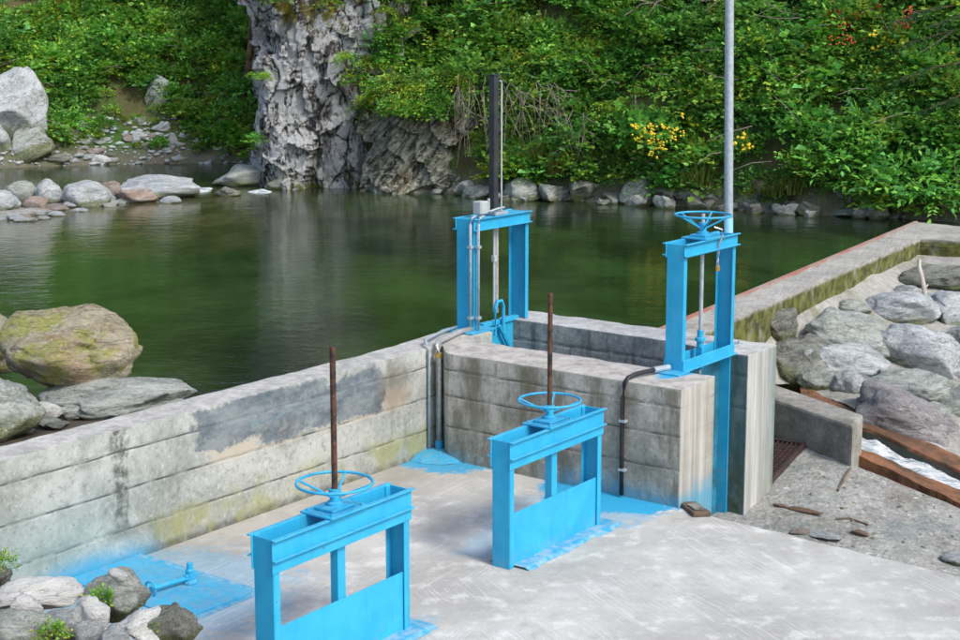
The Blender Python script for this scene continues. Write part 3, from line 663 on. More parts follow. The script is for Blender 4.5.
MB().box(-.05, -.01, -.05, -.01, .60, .66).build('sensor', M['grey'], e, .004)
yk = MB(); yk.tube([(-.05, -.06, -.1), (-.05, -.06, .16), (-.02, -.06, .22), (.05, -.06, .22), (.08, -.06, .16), (.08, -.06, -.1)], .018, 8); yk.build('yoke', M['blue'], e)
MB().box(-W/2+.25, W/2-.056, -.03, .03, -.012, .03).build('bottom_beam', M['blue'], e, BV)
MB().tube([(.03, -.05, -.02), (.28, -.05, -.38)], .02, 6).build('brace', M['blue'], e)
MB().box(-.28, W/2-.06, -.006, .006, -1.3, -.02).build('gate_leaf', M['blue'], e, .002)
for (x, y) in ((-W/2-.022, -D/2+.005), (-W/2+.02, -D/2-.055)):
    cd = MB().tube([(x, y, .02), (x, y, t-.05), (x+.03, y+.01, t+.01), (x+.10, y+.01, t+.02)], .0125, 8).build('conduit', M['galv'], e, smooth=True)
    for z in (.12, .78): MB().box(x-.024, x+.024, y-.018, y+.018, z, z+.025).build('clip', M['galv'], cd)
MB().box(-W/2-.14, -W/2+.24, -.18, .18, .0005, .012).build('foot_plate', M['blue'], e, .002)

# conduits from the inlet gate over the corner and down to the painted footing
ft = empty('conduit_run', AB(10.02, -7.86, 0), TH, 'pair of steel conduits dropping down the wall corner into a blue footing', 'conduit')
def abl(a, b, z): v = Vector((a-10.02, -(b+7.86), z)); return v
MB().tube([abl(10.03, -7.865, .02), abl(10.03, -7.865, .90), abl(10.04, -7.88, .965), abl(10.12, -7.93, .99), abl(10.6, -8.07, .985), abl(10.80, -8.08, .975)], .026, 10).build('wide_conduit', M['steel'], ft, smooth=True)
MB().tube([abl(9.955, -7.915, .02), abl(9.955, -7.915, .92), abl(9.97, -7.94, .985), abl(10.05, -8.03, 1.0), abl(10.5, -8.19, .99), abl(10.76, -8.225, .985)], .014, 8).build('narrow_conduit', M['galv'], ft, smooth=True)
MB().tube([abl(10.03, -7.865, .87), abl(10.03, -7.865, .91)], .034, 10).build('coupling', M['brass'], ft)
MB().tube([abl(10.03, -7.865, .02), abl(10.03, -7.865, .12)], .036, 10).build('sleeve', M['blue'], ft)
V = []; nr, na = 7, 34
for i in range(nr):
    for k in range(na):
        th = 2*math.pi*k/na; rr = (i/(nr-1))*(1+.12*fbm((math.cos(th)*1.3, math.sin(th)*1.3, 4), 3)); V.append((-.07+.26*rr*math.cos(th), -.03+.30*rr*math.sin(th), max(.003, .055*(1-(i/(nr-1))**2.5))+.006*noise.noise((rr*5, th*3, 1))))
mb = MB(); mb.add(V, [(i*na+k, i*na+(k+1) % na, (i+1)*na+(k+1) % na, (i+1)*na+k) for i in range(nr-1) for k in range(na)]); mb.build('footing', M['blue'], ft, smooth=True)

# black cable along the cross wall
cb = empty('armoured_cable', AB(9.90, -5.9, 0), TH, 'black armoured cable coming off the gate foot and down the cross wall', 'cable')
def cbl(a, b, z): return Vector((a-9.90, -(b+5.9), z))
MB().tube([cbl(10.38, -5.80, .985), cbl(10.24, -5.83, .99), cbl(10.05, -5.88, .985), cbl(9.95, -5.895, .97), cbl(9.905, -5.90, .93), cbl(9.893, -5.905, .80), cbl(9.893, -5.91, .4), cbl(9.893, -5.905, .02)], .018, 10).build('sheath', M['black'], cb, smooth=True)
MB().tube([cbl(10.42, -5.79, .985), cbl(10.24, -5.83, .99)], .025, 10).build('sleeve', M['galv'], cb)
for z in (.22, .62): MB().box(-.03, .016, -.03, .03, z, z+.02).build('clip', M['galv'], cb)

# pole on the pier
po = empty('steel_pole', AB(11.66, -5.89, .952), TH, 'tall galvanised pole bolted to the concrete pier beside the tall gate', 'pole')
MB().tube([(0, 0, .012)]+[(-.022*h_*CA, .022*h_*SA, h_) for h_ in (1.2, 2.5, 4.2, 5.6)], .038, 18).build('shaft', M['galv'], po, smooth=True)
MB().tube([(0, 0, .02), (-.022*1.13*CA, .022*1.13*SA, 1.13)], .0392, 18).build('painted_sleeve', m_simple('pale_blue_paint', (.12, .38, .55), (.20, .46, .60), .5, 6) and bpy.data.materials['pale_blue_paint'], po, smooth=True)
MB().box(-.11, .11, -.09, .12, .0005, .012).build('base_plate', M['galv'], po, .002)
for x in (-.085, .085):
    for y in (-.065, .095): MB().lathe([(.013, .0125), (.013, .026), (.007, .026), (.007, .045)], 6, (x, y, 0)).build('bolt', M['galv'], po)

# hatch in the floor with its bolt
ht = empty('floor_hatch', AB(6.35, -7.36, 0), TH, 'flat blue steel hatch set in the pad floor beside the rock heap', 'hatch')
MB().box(-.30, .30, -.58, .58, .003, .018).build('cover', M['blue'], ht, .003)
V = []; fr_ = MB()
for (x0, x1, y0, y1) in ((-.36, .36, .583, .592), (.303, .36, -.6, .582), (-.36, -.303, -.6, .582), (-.302, .302, -.63, -.583)): fr_.box(x0, x1, y0, y1, .0015, .010)
fr_.build('frame', M['bedpaint'], ht, .002)
bt = MB(); bt.tube([(-.16, -.10, .06), (.13, -.14, .06)], .017, 8); b_ = bt.build('bolt_shaft', M['blue'], ht)
MB().tube([(-.16+.0*math.cos(t_), -.10+.05*math.cos(t_), .06+.05*math.sin(t_)) for t_ in [2*math.pi*k/18 for k in range(18)]], .008, 6, closed=True).build('ring', M['blue'], b_)
MB().lathe([(.05, .019), (.05, .035), (.03, .04), (.03, .11), (.022, .12), (.022, .16)], 10, (.15, -.14, 0)).box(.10, .20, -.155, -.125, .05, .085).build('valve_body', M['blue'], b_, .003)

# ------------------------------------------------------------------ rocks
def ico(sub):
    bm = bmesh.new(); bmesh.ops.create_icosphere(bm, subdivisions=sub, radius=1); V = np.array([v.co[:] for v in bm.verts]); Fc = np.array([[v.index for v in f_.verts] for f_ in bm.faces]); bm.free(); return V, Fc
ICO = {k: ico(k) for k in (2, 3, 4, 5)}
def rock_v(seed, sub=4, facets=7, rough=.12, flat=.8):
    V, Fc = ICO[sub]; V = V.copy(); rg = np.random.default_rng(seed)
    for _ in range(facets):
        n_ = rg.normal(size=3); n_ /= np.linalg.norm(n_); off = rg.uniform(.55, .88) if facets < 12 else rg.uniform(.40, .78); d = V@n_-off; V -= np.outer(np.maximum(d, 0)*(flat if facets < 12 else .97), n_)
    out = np.empty_like(V)
    for i, v in enumerate(V):
        q = Vector(v); l = q.length; k = rough*(1.1*noise.noise(q*1.4+Vector((seed, 0, 0)))+.5*noise.noise(q*3.3+Vector((0, seed, 0)))+.12*ridge(q*5+Vector((seed, seed, 0)), 2)+.08*noise.noise(q*14)+.75*facet(q*1.5+Vector((seed, 3, 0)))+.16*facet(q*4+Vector((3, seed, 0)))+.07*facet(q*10))
        out[i] = v*(1+k)
    mn, mx = out.min(0), out.max(0); return (out-(mn+mx)/2)/((mx-mn)/2), Fc
RC = {}
def rock_mesh(seed, sub, facets, rough, mat):
    k = (seed, sub, facets, rough, mat)
    if k not in RC:
        V, Fc = rock_v(seed, sub, facets, rough); me = mesh_np('rock', V, Fc); me.materials.append(M[mat]); me.polygons.foreach_set('use_smooth', [True]*len(me.polygons)); RC[k] = me
    return RC[k]
def hit(bvh, px, py):
    d = ray(px, py).normalized(); h = bvh.ray_cast(CAM, d)
    return h[0]
def rock_at(name, base, wm, hm, mat, seed, label, cat='boulder', group=None, dm=None, sub=4, facets=7, rough=.14, tilt=(0, 0), rz=None, sink=.18):
    """base: point on the ground below the middle of the rock's visible front edge."""
    dm = dm or wm*.75; dirn = Vector((base.x, base.y, 0)).normalized()
    o = bpy.data.objects.new(name, rock_mesh(seed, sub, facets, rough, mat)); COL.objects.link(o)
    o.scale = (wm/2, dm/2, hm/2*(1+sink)); o.location = base+dirn*dm*.42+Vector((0, 0, hm/2*(1-sink)))
    o.rotation_euler = (tilt[0], tilt[1], (random.uniform(-.25, .25) if rz is None else rz)); return tag(o, label, cat, group)
def rock_px(x0, x1, y0, y1, where, mat, seed, label, name='boulder', cat='boulder', group=None, **k):
    """bounding box in the photograph -> rock standing on a surface (a BVH or a height)."""
    p = hit(where, (x0+x1)/2, y1-1) if isinstance(where, BVHTree) else onz((x0+x1)/2, y1-1, where)
    if p is None: p = onz((x0+x1)/2, y1-1, .4)
    D_ = (p-CAM).length; dm = k.pop('dm', None); wm = (x1-x0)*D_/F; hm = max(.06, (y1-y0)*D_/F-.10*(dm or wm*.75))*k.pop('hk', 1.)
    return rock_at(name, p, wm, hm, mat, seed, label, cat, group, dm=dm, **k)

def rock_embed(x0, x1, y0, y1, bvh, mat, seed, label, up=.04, facets=9, rough=.12, sub=5, tilt=(0, 0), group=None, name='boulder', cat='boulder', dk=.8):
    xc, yc = (x0+x1)/2, (y0+y1)/2; d = ray(xc, yc).normalized(); G = hit(bvh, xc, yc)
    if G is None: return None
    D_ = (G-CAM).length; wm = .95*(x1-x0)*D_/F; hm = 1.05*(y1-y0)*D_/F; C_ = G
    for k in range(80):
        C_ = G-d*.02*k; gz = bvh.ray_cast(Vector((C_.x, C_.y, 9)), Vector((0, 0, -1)))[0]
        if gz is not None and C_.z-gz.z >= up*hm: break
    o = bpy.data.objects.new(name, rock_mesh(seed, sub, facets, rough, mat)); COL.objects.link(o); o.location = C_; o.scale = (wm*.55, wm*dk*.6, hm/2); o.rotation_euler = (tilt[0], tilt[1], random.uniform(-.2, .2)); return tag(o, label, cat, group)
# left: bank and boulders behind the long wall
bk = [AB(2.5, -8.2, .80), AB(5, -8.22, .84), AB(7.0, -8.24, .84), AB(7.9, -8.24, .75), AB(8.3, -8.25, .5)]
bf = [AB(3.2, -12.2, .9), AB(5.8, -11.8, .8), AB(7.3, -10.9, .62), AB(8.2, -9.6, .55), AB(8.4, -8.6, .4)]
o, BBK = ruled('river_bank', bk, bf, 40, 24, .05, 2.2, M['soil'], 2); tag(o, kind='structure')
rock_px(3, 142, 313, 404, .87, 'rC', 11, 'huge rounded boulder with yellow-green lichen resting on a flat rock', facets=3, rough=.13, dm=.9, tilt=(.0, .16), rz=.1, sub=5, sink=.0, hk=1.15)
rock_px(40, 197, 378, 430, .70, 'rA', 12, 'broad low grey rock underneath the huge lichened boulder', dm=.8, facets=6, rough=.16, rz=.05, sub=5, hk=1.02)
rock_px(-95, 46, 360, 450, .80, 'rD2' if 'rD2' in M else 'rA', 13, 'grey-green boulder with rusty flank leaning at the wall top', dm=.8, facets=6, rough=.14, sub=5)
rock_px(-60, 20, 316, 372, .80, 'rC', 14, 'half-hidden brown boulder behind the huge lichened boulder', dm=.6)
rock_px(34, 62, 403, 420, .80, 'rW', 15, 'pale angular stone wedged under the huge lichened boulder', 'stone', 'stone', sub=3)

for i in range(22):
    px = RNG.uniform(-20, 190); py = np.interp(px, [0, 200], [446, 398])-RNG.uniform(2, 26); p = hit(BBK, px, py)
    if p is not None: rock_at('stone', p, RNG.uniform(.06, .2), RNG.uniform(.04, .1), ('rA', 'rD', 'rB')[i % 3], 230+i % 5, 'small stone tucked behind the long wall under the big boulders', 'stone', 'stones behind the long wall', sub=3, facets=14, rough=.14)
# foreground heap at the lower left
hp = [AB(3.4, -8.2, .55), AB(4.8, -8.0, .30), AB(5.35, -7.9, .0)]; hq = [AB(2.8, -5.0, .5), AB(4.3, -5.3, .22), AB(5.1, -5.55, .0)]
hr = [AB(4.0, -8.1, .42), AB(5.3, -7.95, .05), AB(5.65, -7.7, -.01)]
def grid_patch(name, fn, nu, nv, mat):
    V = [tuple(fn(i/(nu-1), j/(nv-1))) for i in range(nu) for j in range(nv)]; Fc = [(i*nv+j, (i+1)*nv+j, (i+1)*nv+j+1, i*nv+j+1) for i in range(nu-1) for j in range(nv-1)]
    me = bpy.data.meshes.new(name); me.from_pydata(V, [], Fc); me.update(); bm = bmesh.new(); bm.from_mesh(me)
    if sum(f_.normal.z for f_ in bm.faces) < 0: bmesh.ops.reverse_faces(bm, faces=bm.faces)
    bm.to_mesh(me); bm.free(); return link(name, me, mat, None, True), BVHTree.FromPolygons([Vector(v) for v in V], Fc)
def heap(u, v):
    p = AB(3.0+2.55*u, -8.0+2.9*v); edge = min(1, (1-u)*2.2)*min(1, (1-v)*2.5); p.z = -.02+.34*edge+.05*fbm((p.x*3, p.y*3, 1), 3)*edge; return p
o, BHP = grid_patch('earth_heap', heap, 36, 36, M['soil']); tag(o, kind='structure')
FG = [(-12, 82, 580, 616, 'rW', 21, 'large flat white rock capping the heap beside the hatch', dict(dm=.34)), (84, 152, 574, 622, 'rA', 22, 'grey rock with green tufts on the heap by the hatch', dict()),
      (118, 170, 612, 650, 'rW', 23, 'white angular rock low on the heap beside the hatch', dict()), (-20, 48, 616, 662, 'rA', 24, 'mossy grey rock at the foot of the white capping rock', dict()),
      (40, 84, 612, 640, 'rB', 25, 'pale grey stone lying below the white capping rock', dict()), (72, 112, 600, 640, 'rW', 26, 'white weathered stone beside the tufted grey rock', dict()),
      (150, 200, 606, 650, 'rD', 27, 'dark mossy stone at the edge of the heap by the hatch', dict()), (76, 104, 622, 652, 'rB', 28, 'small blue-grey stone wedged between white rocks', dict()), (-14, 14, 568, 590, 'rD', 29, 'dark stone behind the white capping rock under the wall', dict()),
      (10, 44, 596, 626, 'rW', 31, 'white stone tucked under the front of the capping rock', {}), (100, 132, 628, 660, 'rB', 32, 'grey-white stone at the very foot of the heap', {}), (108, 128, 570, 584, 'rW', 30, 'little white chip lying on top of the tufted grey rock', dict(sub=3))]
for (x0, x1, y0, y1, mt, sd_, lb, kw) in FG: rock_px(x0, x1, y0, y1, .33 if sd_ != 30 else .62, mt, sd_, lb, 'rock', 'rock', facets=11, rough=.22, **kw)

# right: boulders set in the apron
BR = [(756, 798, 309, 346, 'rD', 41, 'small pointed mossy boulder at the foot of the weir', {}), (768, 842, 336, 394, 'rD', 42, 'dark rough boulder behind the concrete pier', dict(tilt=(0, .35))),
      (806, 897, 313, 366, 'rA', 43, 'long striped slab boulder with mossy lower end', dict(tilt=(0, .25))), (800, 884, 340, 385, 'rB', 44, 'flat pale boulder below the striped slab', dict(tilt=(0, .3))),
      (874, 962, 326, 392, 'rB', 45, 'large smooth tilted slab with pale streaks', dict(tilt=(.1, .45), facets=9)), (862, 936, 292, 329, 'rB', 46, 'rounded grey boulder with moss on its lower right', {}),
      (892, 922, 285, 302, 'rB', 47, 'small grey boulder behind the rounded boulder', {}), (928, 990, 293, 334, 'rB', 48, 'pale rounded boulder beside the standing driftwood', {}),
      (898, 975, 266, 292, 'rD', 49, 'low mossy boulder behind the driftwood stick', {}), (944, 1000, 325, 358, 'rA', 50, 'grey boulder wedged under the pale one beside the driftwood', {}),
      (862, 948, 371, 407, 'rA', 51, 'blunt grey-green boulder above the ochre trough', {}), (854, 962, 395, 446, 'rE', 52, 'big dark purple-grey boulder overhanging the ochre trough', dict(tilt=(0, .3))),
      (934, 1010, 384, 428, 'rA', 53, 'grey boulder right above the dark overhanging boulder', {}), (920, 972, 292, 312, 'rB', 54, 'small pale boulder beyond the driftwood stick', {}), (926, 985, 352, 386, 'rB', 55, 'pale boulder between the tilted slab and the trough', {}),
      (832, 870, 372, 400, 'rB', 58, 'small pale slab between the dark boulder and the blunt one', {}), (798, 836, 368, 392, 'rA', 59, 'low grey stone just behind the low wall', {}), (905, 950, 402, 428, 'rA', 60, 'grey stone on the back of the dark overhanging boulder', {}), (836, 872, 300, 318, 'rA', 67, 'flat grey stone between the weir and the striped slab', {}),
      (980, 1070, 340, 420, 'rA', 56, 'grey-green boulder at the outer end of the apron', {}), (976, 1050, 272, 326, 'rB', 57, 'pale boulder at the apron end near the return wall', {})]
for (x0, x1, y0, y1, mt, sd_, lb, kw) in BR: rock_embed(x0, x1, y0, y1, BAP, mt, sd_, lb, **kw)
ds = empty('driftwood_stick', hit(BAP, 924, 303), 0, 'bleached driftwood stick standing upright among the boulders', 'stick')
p1 = ds.location; D_ = (p1-CAM).length/F
MB().tube([(0, 0, -.1), (.0*D_, 0, 12*D_), (-2*D_, .05, 24*D_), (-4*D_, .1, 34*D_), (-4.5*D_, .1, 41*D_)], 2.6*D_, 8, r1=1.8*D_).build('stem', M['paledrift'], ds, smooth=True)
MB().tube([(0*D_, 0, 14*D_), (3*D_, .0, 18*D_)], 1.3*D_, 6, r1=.6*D_).build('snag', M['paledrift'], ds, smooth=True)

# debris on the rough ground
def chunk(px, py, L_, w_, h_, mat, rz, seed, label, name, cat, where=BG, facets=10):
    p = hit(where, px, py) if isinstance(where, BVHTree) else onz(px, py, where); o = bpy.data.objects.new(name, rock_mesh(seed, 3, facets, .2, mat)); COL.objects.link(o); o.location = p+Vector((0, 0, h_*.35)); o.scale = (L_/2, w_/2, h_/2); o.rotation_euler = (0, .0, rz); return tag(o, label, cat)
chunk(804, 512, .36, .07, .04, 'wood', R(-35), 61, 'longer splinter of dark wood on the rough ground', 'wood_piece', 'wood')
chunk(779, 507, .13, .04, .03, 'wood', R(-30), 62, 'short splinter of dark wood near the pier', 'wood_piece', 'wood')
chunk(860, 535, .17, .08, .05, 'wood', R(-35), 63, 'stubby dark bark piece on the rough ground', 'wood_piece', 'wood')
chunk(823, 537, .33, .18, .05, 'rB', R(-25), 64, 'flat blue-grey stone lying beside the pad edge', 'stone', 'stone')
chunk(800, 533, .2, .10, .04, 'rP', R(10), 65, 'thin brown stone by the flat blue-grey stone', 'stone', 'stone')
chunk(955, 562, .25, .2, .1, 'rB', R(10), 66, 'pale rounded stone half buried beside the pad edge', 'stone', 'stone')
sk = hit(BG, 838, 492); s2 = hit(BG, 850, 470); st_ = empty('twig', sk, 0, 'thin dark twig lying below the low wall', 'twig'); MB().tube([(0, 0, .012), tuple((s2-sk)*.5+Vector((0, 0, .02))), tuple(s2-sk+Vector((0, 0, .015)))], .011, 6).build('stem', M['wood'], st_)
sk = hit(BG, 836, 520); s2 = hit(BG, 868, 526); st_ = empty('twig', sk, 0, 'bent brown twig beside the stubby bark piece', 'twig'); MB().tube([(0, 0, .012), tuple((s2-sk)*.5+Vector((0, .06, .02))), tuple(s2-sk+Vector((0, 0, .012)))], .008, 6).build('stem', M['wood'], st_)
sl_s = .6
sl = empty('slate_slab', AB(9.93, -5.27, .0), TH+.9, 'dark flat slab lying tipped on the pad corner', 'slab')
mb = MB(); mb.add([(-.15, -.07, .006), (.13, -.08, .006), (.16, .06, .004), (-.13, .075, .004), (-.155, -.065, .075), (.13, -.075, .045), (.155, .055, .04), (-.13, .07, .065)], [(0, 3, 2, 1), (4, 5, 6, 7), (0, 1, 5, 4), (1, 2, 6, 5), (2, 3, 7, 6), (3, 0, 4, 7)]); mb.build('slab', M['wood'], sl, .008)
mb = MB(); mb.add([(-.1, -.05, .068), (.06, -.05, .056), (.05, .04, .056), (-.09, .04, .07), (-.1, -.05, .085), (.06, -.05, .07), (.05, .04, .07), (-.09, .04, .085)], [(0, 3, 2, 1), (4, 5, 6, 7), (0, 1, 5, 4), (1, 2, 6, 5), (2, 3, 7, 6), (3, 0, 4, 7)]); mb.build('flake', M['rD'], sl, .004); sl.scale = (1.15, 1, sl_s)
# gravel on the rough ground (uncounted)
def pebbles(name, pts, smin, smax, mat, label, flatten=.55):
    V0, F0 = ICO[2]; Vs, Fs = [], []
    for i, p in enumerate(pts):
        s = smin+(smax-smin)*RNG.random()**2.2; q = V0*np.array([s*RNG.uniform(.7, 1.4), s*RNG.uniform(.7, 1.2), s*flatten])
        q = q*(1+.25*RNG.normal(size=(len(q), 1)).clip(-1.2, 1.2)*.5); t_ = RNG.uniform(0, 6.28); c_, s_ = math.cos(t_), math.sin(t_)
        q = np.stack([q[:, 0]*c_-q[:, 1]*s_, q[:, 0]*s_+q[:, 1]*c_, q[:, 2]], 1)+np.array([p.x, p.y, p.z+s*flatten*.3]); Vs.append(q); Fs.append(F0+i*len(V0))
    me = mesh_np(name, np.concatenate(Vs), np.concatenate(Fs)); return tag(link(name, me, M[mat]), label, 'gravel', None, 'stuff')
pts = []
while len(pts) < 110:
    h = hit(BG, RNG.uniform(765, 1000), RNG.uniform(440, 590))
    if h is not None: pts.append(h)
pebbles('gravel', pts, .006, .022, 'rB', 'loose gravel scattered over the rough ground')

# grating
ga, gb, gc = onz(764, 433, -.215), onz(803, 447, -.225), onz(768, 487, -.40)
gr = empty('drain_grating', gb, math.atan2((gb-gc).y, (gb-gc).x)+math.pi, 'oxidised purple-brown steel grating at the foot of the low wall', 'grating')
ux = (gc-gb).normalized(); ge = hit(BG, 768, 487); gbh = hit(BG, 803, 449); ux = (ge-gbh); LG = ux.length; ux.normalize(); nrm = Vector((0, 0, 1)); uy = nrm.cross(ux).normalized(); nrm = ux.cross(uy)
if uy.x > 0: uy = -uy
gr.matrix_world = Matrix(((ux.x, uy.x, nrm.x, gbh.x), (ux.y, uy.y, nrm.y, gbh.y), (ux.z, uy.z, nrm.z, gbh.z+.02), (0, 0, 0, 1)))
for i in range(15): MB().box(0, LG, .012+i*.045, .022+i*.045, .0, .03).build('bar', M['mesh'], gr)
for i in range(int(LG/.06)): MB().box(i*.06, i*.06+.006, .0, .66, .031, .035).build('cross_rod', M['mesh'], gr)
MB().box(-.02, LG+.02, -.02, .70, -.012, -.004).build('dark_backing', M['dark'], gr)  # near-black sheet just under the bars, stands in for a pit's darkness
for (x0, x1, y0, y1) in ((-.02, LG+.02, -.02, -.002), (-.02, -.002, -.001, .68), (LG+.002, LG+.02, -.001, .68)): MB().box(x0, x1, y0, y1, -.003, .04).build('frame', M['mesh'], gr)

# ------------------------------------------------------------------ far bank: shoreline and hillside
SH = [(-300, 170), (0, 168), (60, 166), (140, 164), (240, 163), (262, 165), (275, 178), (300, 186), (370, 190), (440, 195), (500, 201), (600, 205), (700, 210), (800, 217), (870, 220), (925, 223), (960, 226), (1300, 232)]
sx_ = []; sy_ = []
for q in SH: p = onz(*q, WATER); sx_.append(p.x/p.y); sy_.append(p.y)
def shore(X): return float(np.interp(X, sx_, sy_))
def hillpt(X, d):
    left = max(0., min(1., (-.125-X)/.03)); right = 1-left
    y = shore(X)+d-.25+.55*right; x = X*y
    s = .98*left+1.55*right; lip = .12*left+.75*right
    z = WATER-.3+lip*min(1, d/.5)**.7+s*max(0, d-.25*right)
    if z > 8: z = 8+(z-8)*.6
    k = min(1, d/1.2); z += k*(.55*fbm((x*.45, y*.45, 2.), 3)+.14*fbm((x*1.7, y*1.7, 5.), 3))
    y -= right*k*.35*fbm((x*.6+9, z*.7, 1.), 3)
    return Vector((x, y, z))
XS = np.linspace(-.5, .56, 220); DS = np.concatenate([np.linspace(0, 5, 56), np.linspace(5.3, 16, 22)])
V = [tuple(hillpt(X, d)) for X in XS for d in DS]; nd = len(DS)
Fc = [(i*nd+j, (i+1)*nd+j, (i+1)*nd+j+1, i*nd+j+1) for i in range(len(XS)-1) for j in range(nd-1)]
me = mesh_np('hillside', V, Fc); tag(link('hillside', me, M['hill'], None, True), kind='structure')
BH = BVHTree.FromPolygons([Vector(v) for v in V], Fc)

# rock outcrop: upright craggy mass
def craggy(name, cx, cy_, base, prof, depth, n_a, n_z, mat, amp, label, stretch=1.):
    """prof: list of (z, left x, right x) of the silhouette."""
    zs = np.linspace(prof[0][0], prof[-1][0], n_z); L_ = np.interp(zs, [p[0] for p in prof], [p[1] for p in prof]); R_ = np.interp(zs, [p[0] for p in prof], [p[2] for p in prof])
    V = []
    for k, z in enumerate(zs):
        xc, hw = (L_[k]+R_[k])/2, (R_[k]-L_[k])/2; top = max(0, (k/(n_z-1)-.85)/.15); hw *= math.sqrt(max(.02, 1-top**2))
        for j in range(n_a):
            t = math.pi+math.pi*2*j/n_a; c_, s_ = math.cos(t), math.sin(t); ex = .75
            x = xc+hw*math.copysign(abs(c_)**ex, c_); y = cy_+depth*math.copysign(abs(s_)**ex, s_)*(hw/((R_[0]-L_[0])/2))**.3
            q = Vector((x*.9, y*.9, z*.6*stretch)); dsp = amp*(.9*facet(q*.9)+.5*facet(q*2.3)+.13*facet(q*5.5)+.05*facet(q*11)-.1)
            V.append((x+c_*dsp*.8, y+s_*dsp, z+.1*fbm(q*2, 2)))
    Fc = [(k*n_a+j, k*n_a+(j+1) % n_a, (k+1)*n_a+(j+1) % n_a, (k+1)*n_a+j) for k in range(n_z-1) for j in range(n_a)]
    me = bpy.data.meshes.new(name); me.from_pydata([(v[0]-cx, v[1]-cy_, v[2]-base) for v in V], [], Fc+[tuple((n_z-1)*n_a+j for j in range(n_a))]); me.update()
    bm = bmesh.new(); bm.from_mesh(me); bmesh.ops.recalc_face_normals(bm, faces=bm.faces); bm.to_mesh(me); bm.free()
    o = link(name, me, mat, None, False); o.location = (cx, cy_, base); return tag(o, label, 'rock face'), BVHTree.FromPolygons([Vector(v) for v in V], Fc)
def PX(px, D_): return (px-480)/F*D_
D1 = 31.2
o, BO = craggy('rock_outcrop', PX(322, D1), D1+.2, .3, [(.2, PX(268, D1), PX(385, D1)), (1.2, PX(266, D1), PX(378, D1)), (2.2, PX(266, D1), PX(372, D1)), (3.0, PX(262, D1), PX(392, D1)), (4.2, PX(250, D1), PX(425, D1)), (5.4, PX(245, D1), PX(440, D1)), (7.2, PX(262, D1), PX(420, D1))], 1.25, 190, 170, M['outcrop'], .5, 'tall craggy grey rock face whitened with lichen above the water')
D2 = 29.6
o, BC = craggy('rock_outcrop', PX(445, D2), D2+.5, .3, [(.2, PX(360, D2), PX(545, D2)), (.9, PX(365, D2), PX(540, D2)), (1.5, PX(372, D2), PX(528, D2)), (2.0, PX(378, D2), PX(515, D2)), (2.5, PX(382, D2), PX(500, D2)), (2.9, PX(385, D2), PX(490, D2))], .85, 230, 90, M['cliff'], .5, 'low mossy striated rock face under the overhanging ferns', 1.6)
def hitm(px, py):
    hs = [h for h in (hit(BO, px, py), hit(BC, px, py), hit(BH, px, py)) if h is not None]
    return min(hs, key=lambda h: (h-CAM).length) if hs else None

# shore rocks and stones
LS = 'stone among the pale rubble along the far left bank'; GS = 'rubble stones on the far left bank'
def near_shore(px, up): p = onz(px, 165, WATER); return hillpt(p.x/p.y, up)
FB = [(-22, 50, 66, 153, 'rB', 171, 'tall pale grey boulder with diagonal cracks on the far left bank', dict(facets=13, dm=1.6)), (-6, 57, 126, 164, 'rA', 72, 'layered grey-green boulder at the foot of the tall pale boulder', dict(tilt=(0, -.35))),
      (-20, 14, 124, 152, 'rB', 73, 'small pale boulder wedged beside the tall pale boulder', {}), (38, 73, 152, 165, 'rD', 74, 'low dark boulder at the far left waterline', {}), (145, 174, 74, 114, 'rA', 75, 'upright weathered boulder half buried in the far left slope', {}),
      (128, 152, 131, 148, 'rB', 76, 'squarish blue-grey slab on the far left rubble', dict(facets=12)), (131, 150, 116, 126, 'rB', 77, 'thin pale slab above the squarish slab', dict(facets=12)), (152, 176, 122, 135, 'rB', 78, 'tilted pale slab right of the squarish slab', dict(facets=12, tilt=(0, -.3))),
      (165, 179, 133, 151, 'rB', 79, 'narrow upright slab beyond the squarish slab', dict(facets=12)), (72, 92, 112, 124, 'rA', 80, 'grey stone in the slope above the far left rubble', {}), (92, 112, 155, 166, 'rW', 81, 'pale round stone at the far left waterline', {})]
for (x0, x1, y0, y1, mt, sd_, lb, kw) in FB: rock_px(x0, x1, y0, y1, BH, mt, sd_, lb, facets=kw.pop('facets', 8), rough=.16, **kw)
for i in range(46):
    x = RNG.uniform(56, 238); y = RNG.uniform(126, 165); s = RNG.uniform(6, 19)
    rock_px(x-s/2, x+s/2, y-s*.55, y, BH, ('rB', 'rB', 'rA', 'rA', 'rD', 'rP')[i % 6], 200+i % 8, LS, 'stone', 'stone', GS, sub=3, facets=14, rough=.14, tilt=(0, RNG.uniform(-.4, .4)))
pts = []
while len(pts) < 380:
    h = hit(BH, RNG.uniform(-30, 245), RNG.uniform(118, 166))
    if h is not None: pts.append(h)
pebbles('rubble', pts, .03, .10, 'rB', 'small loose rubble covering the far left bank')
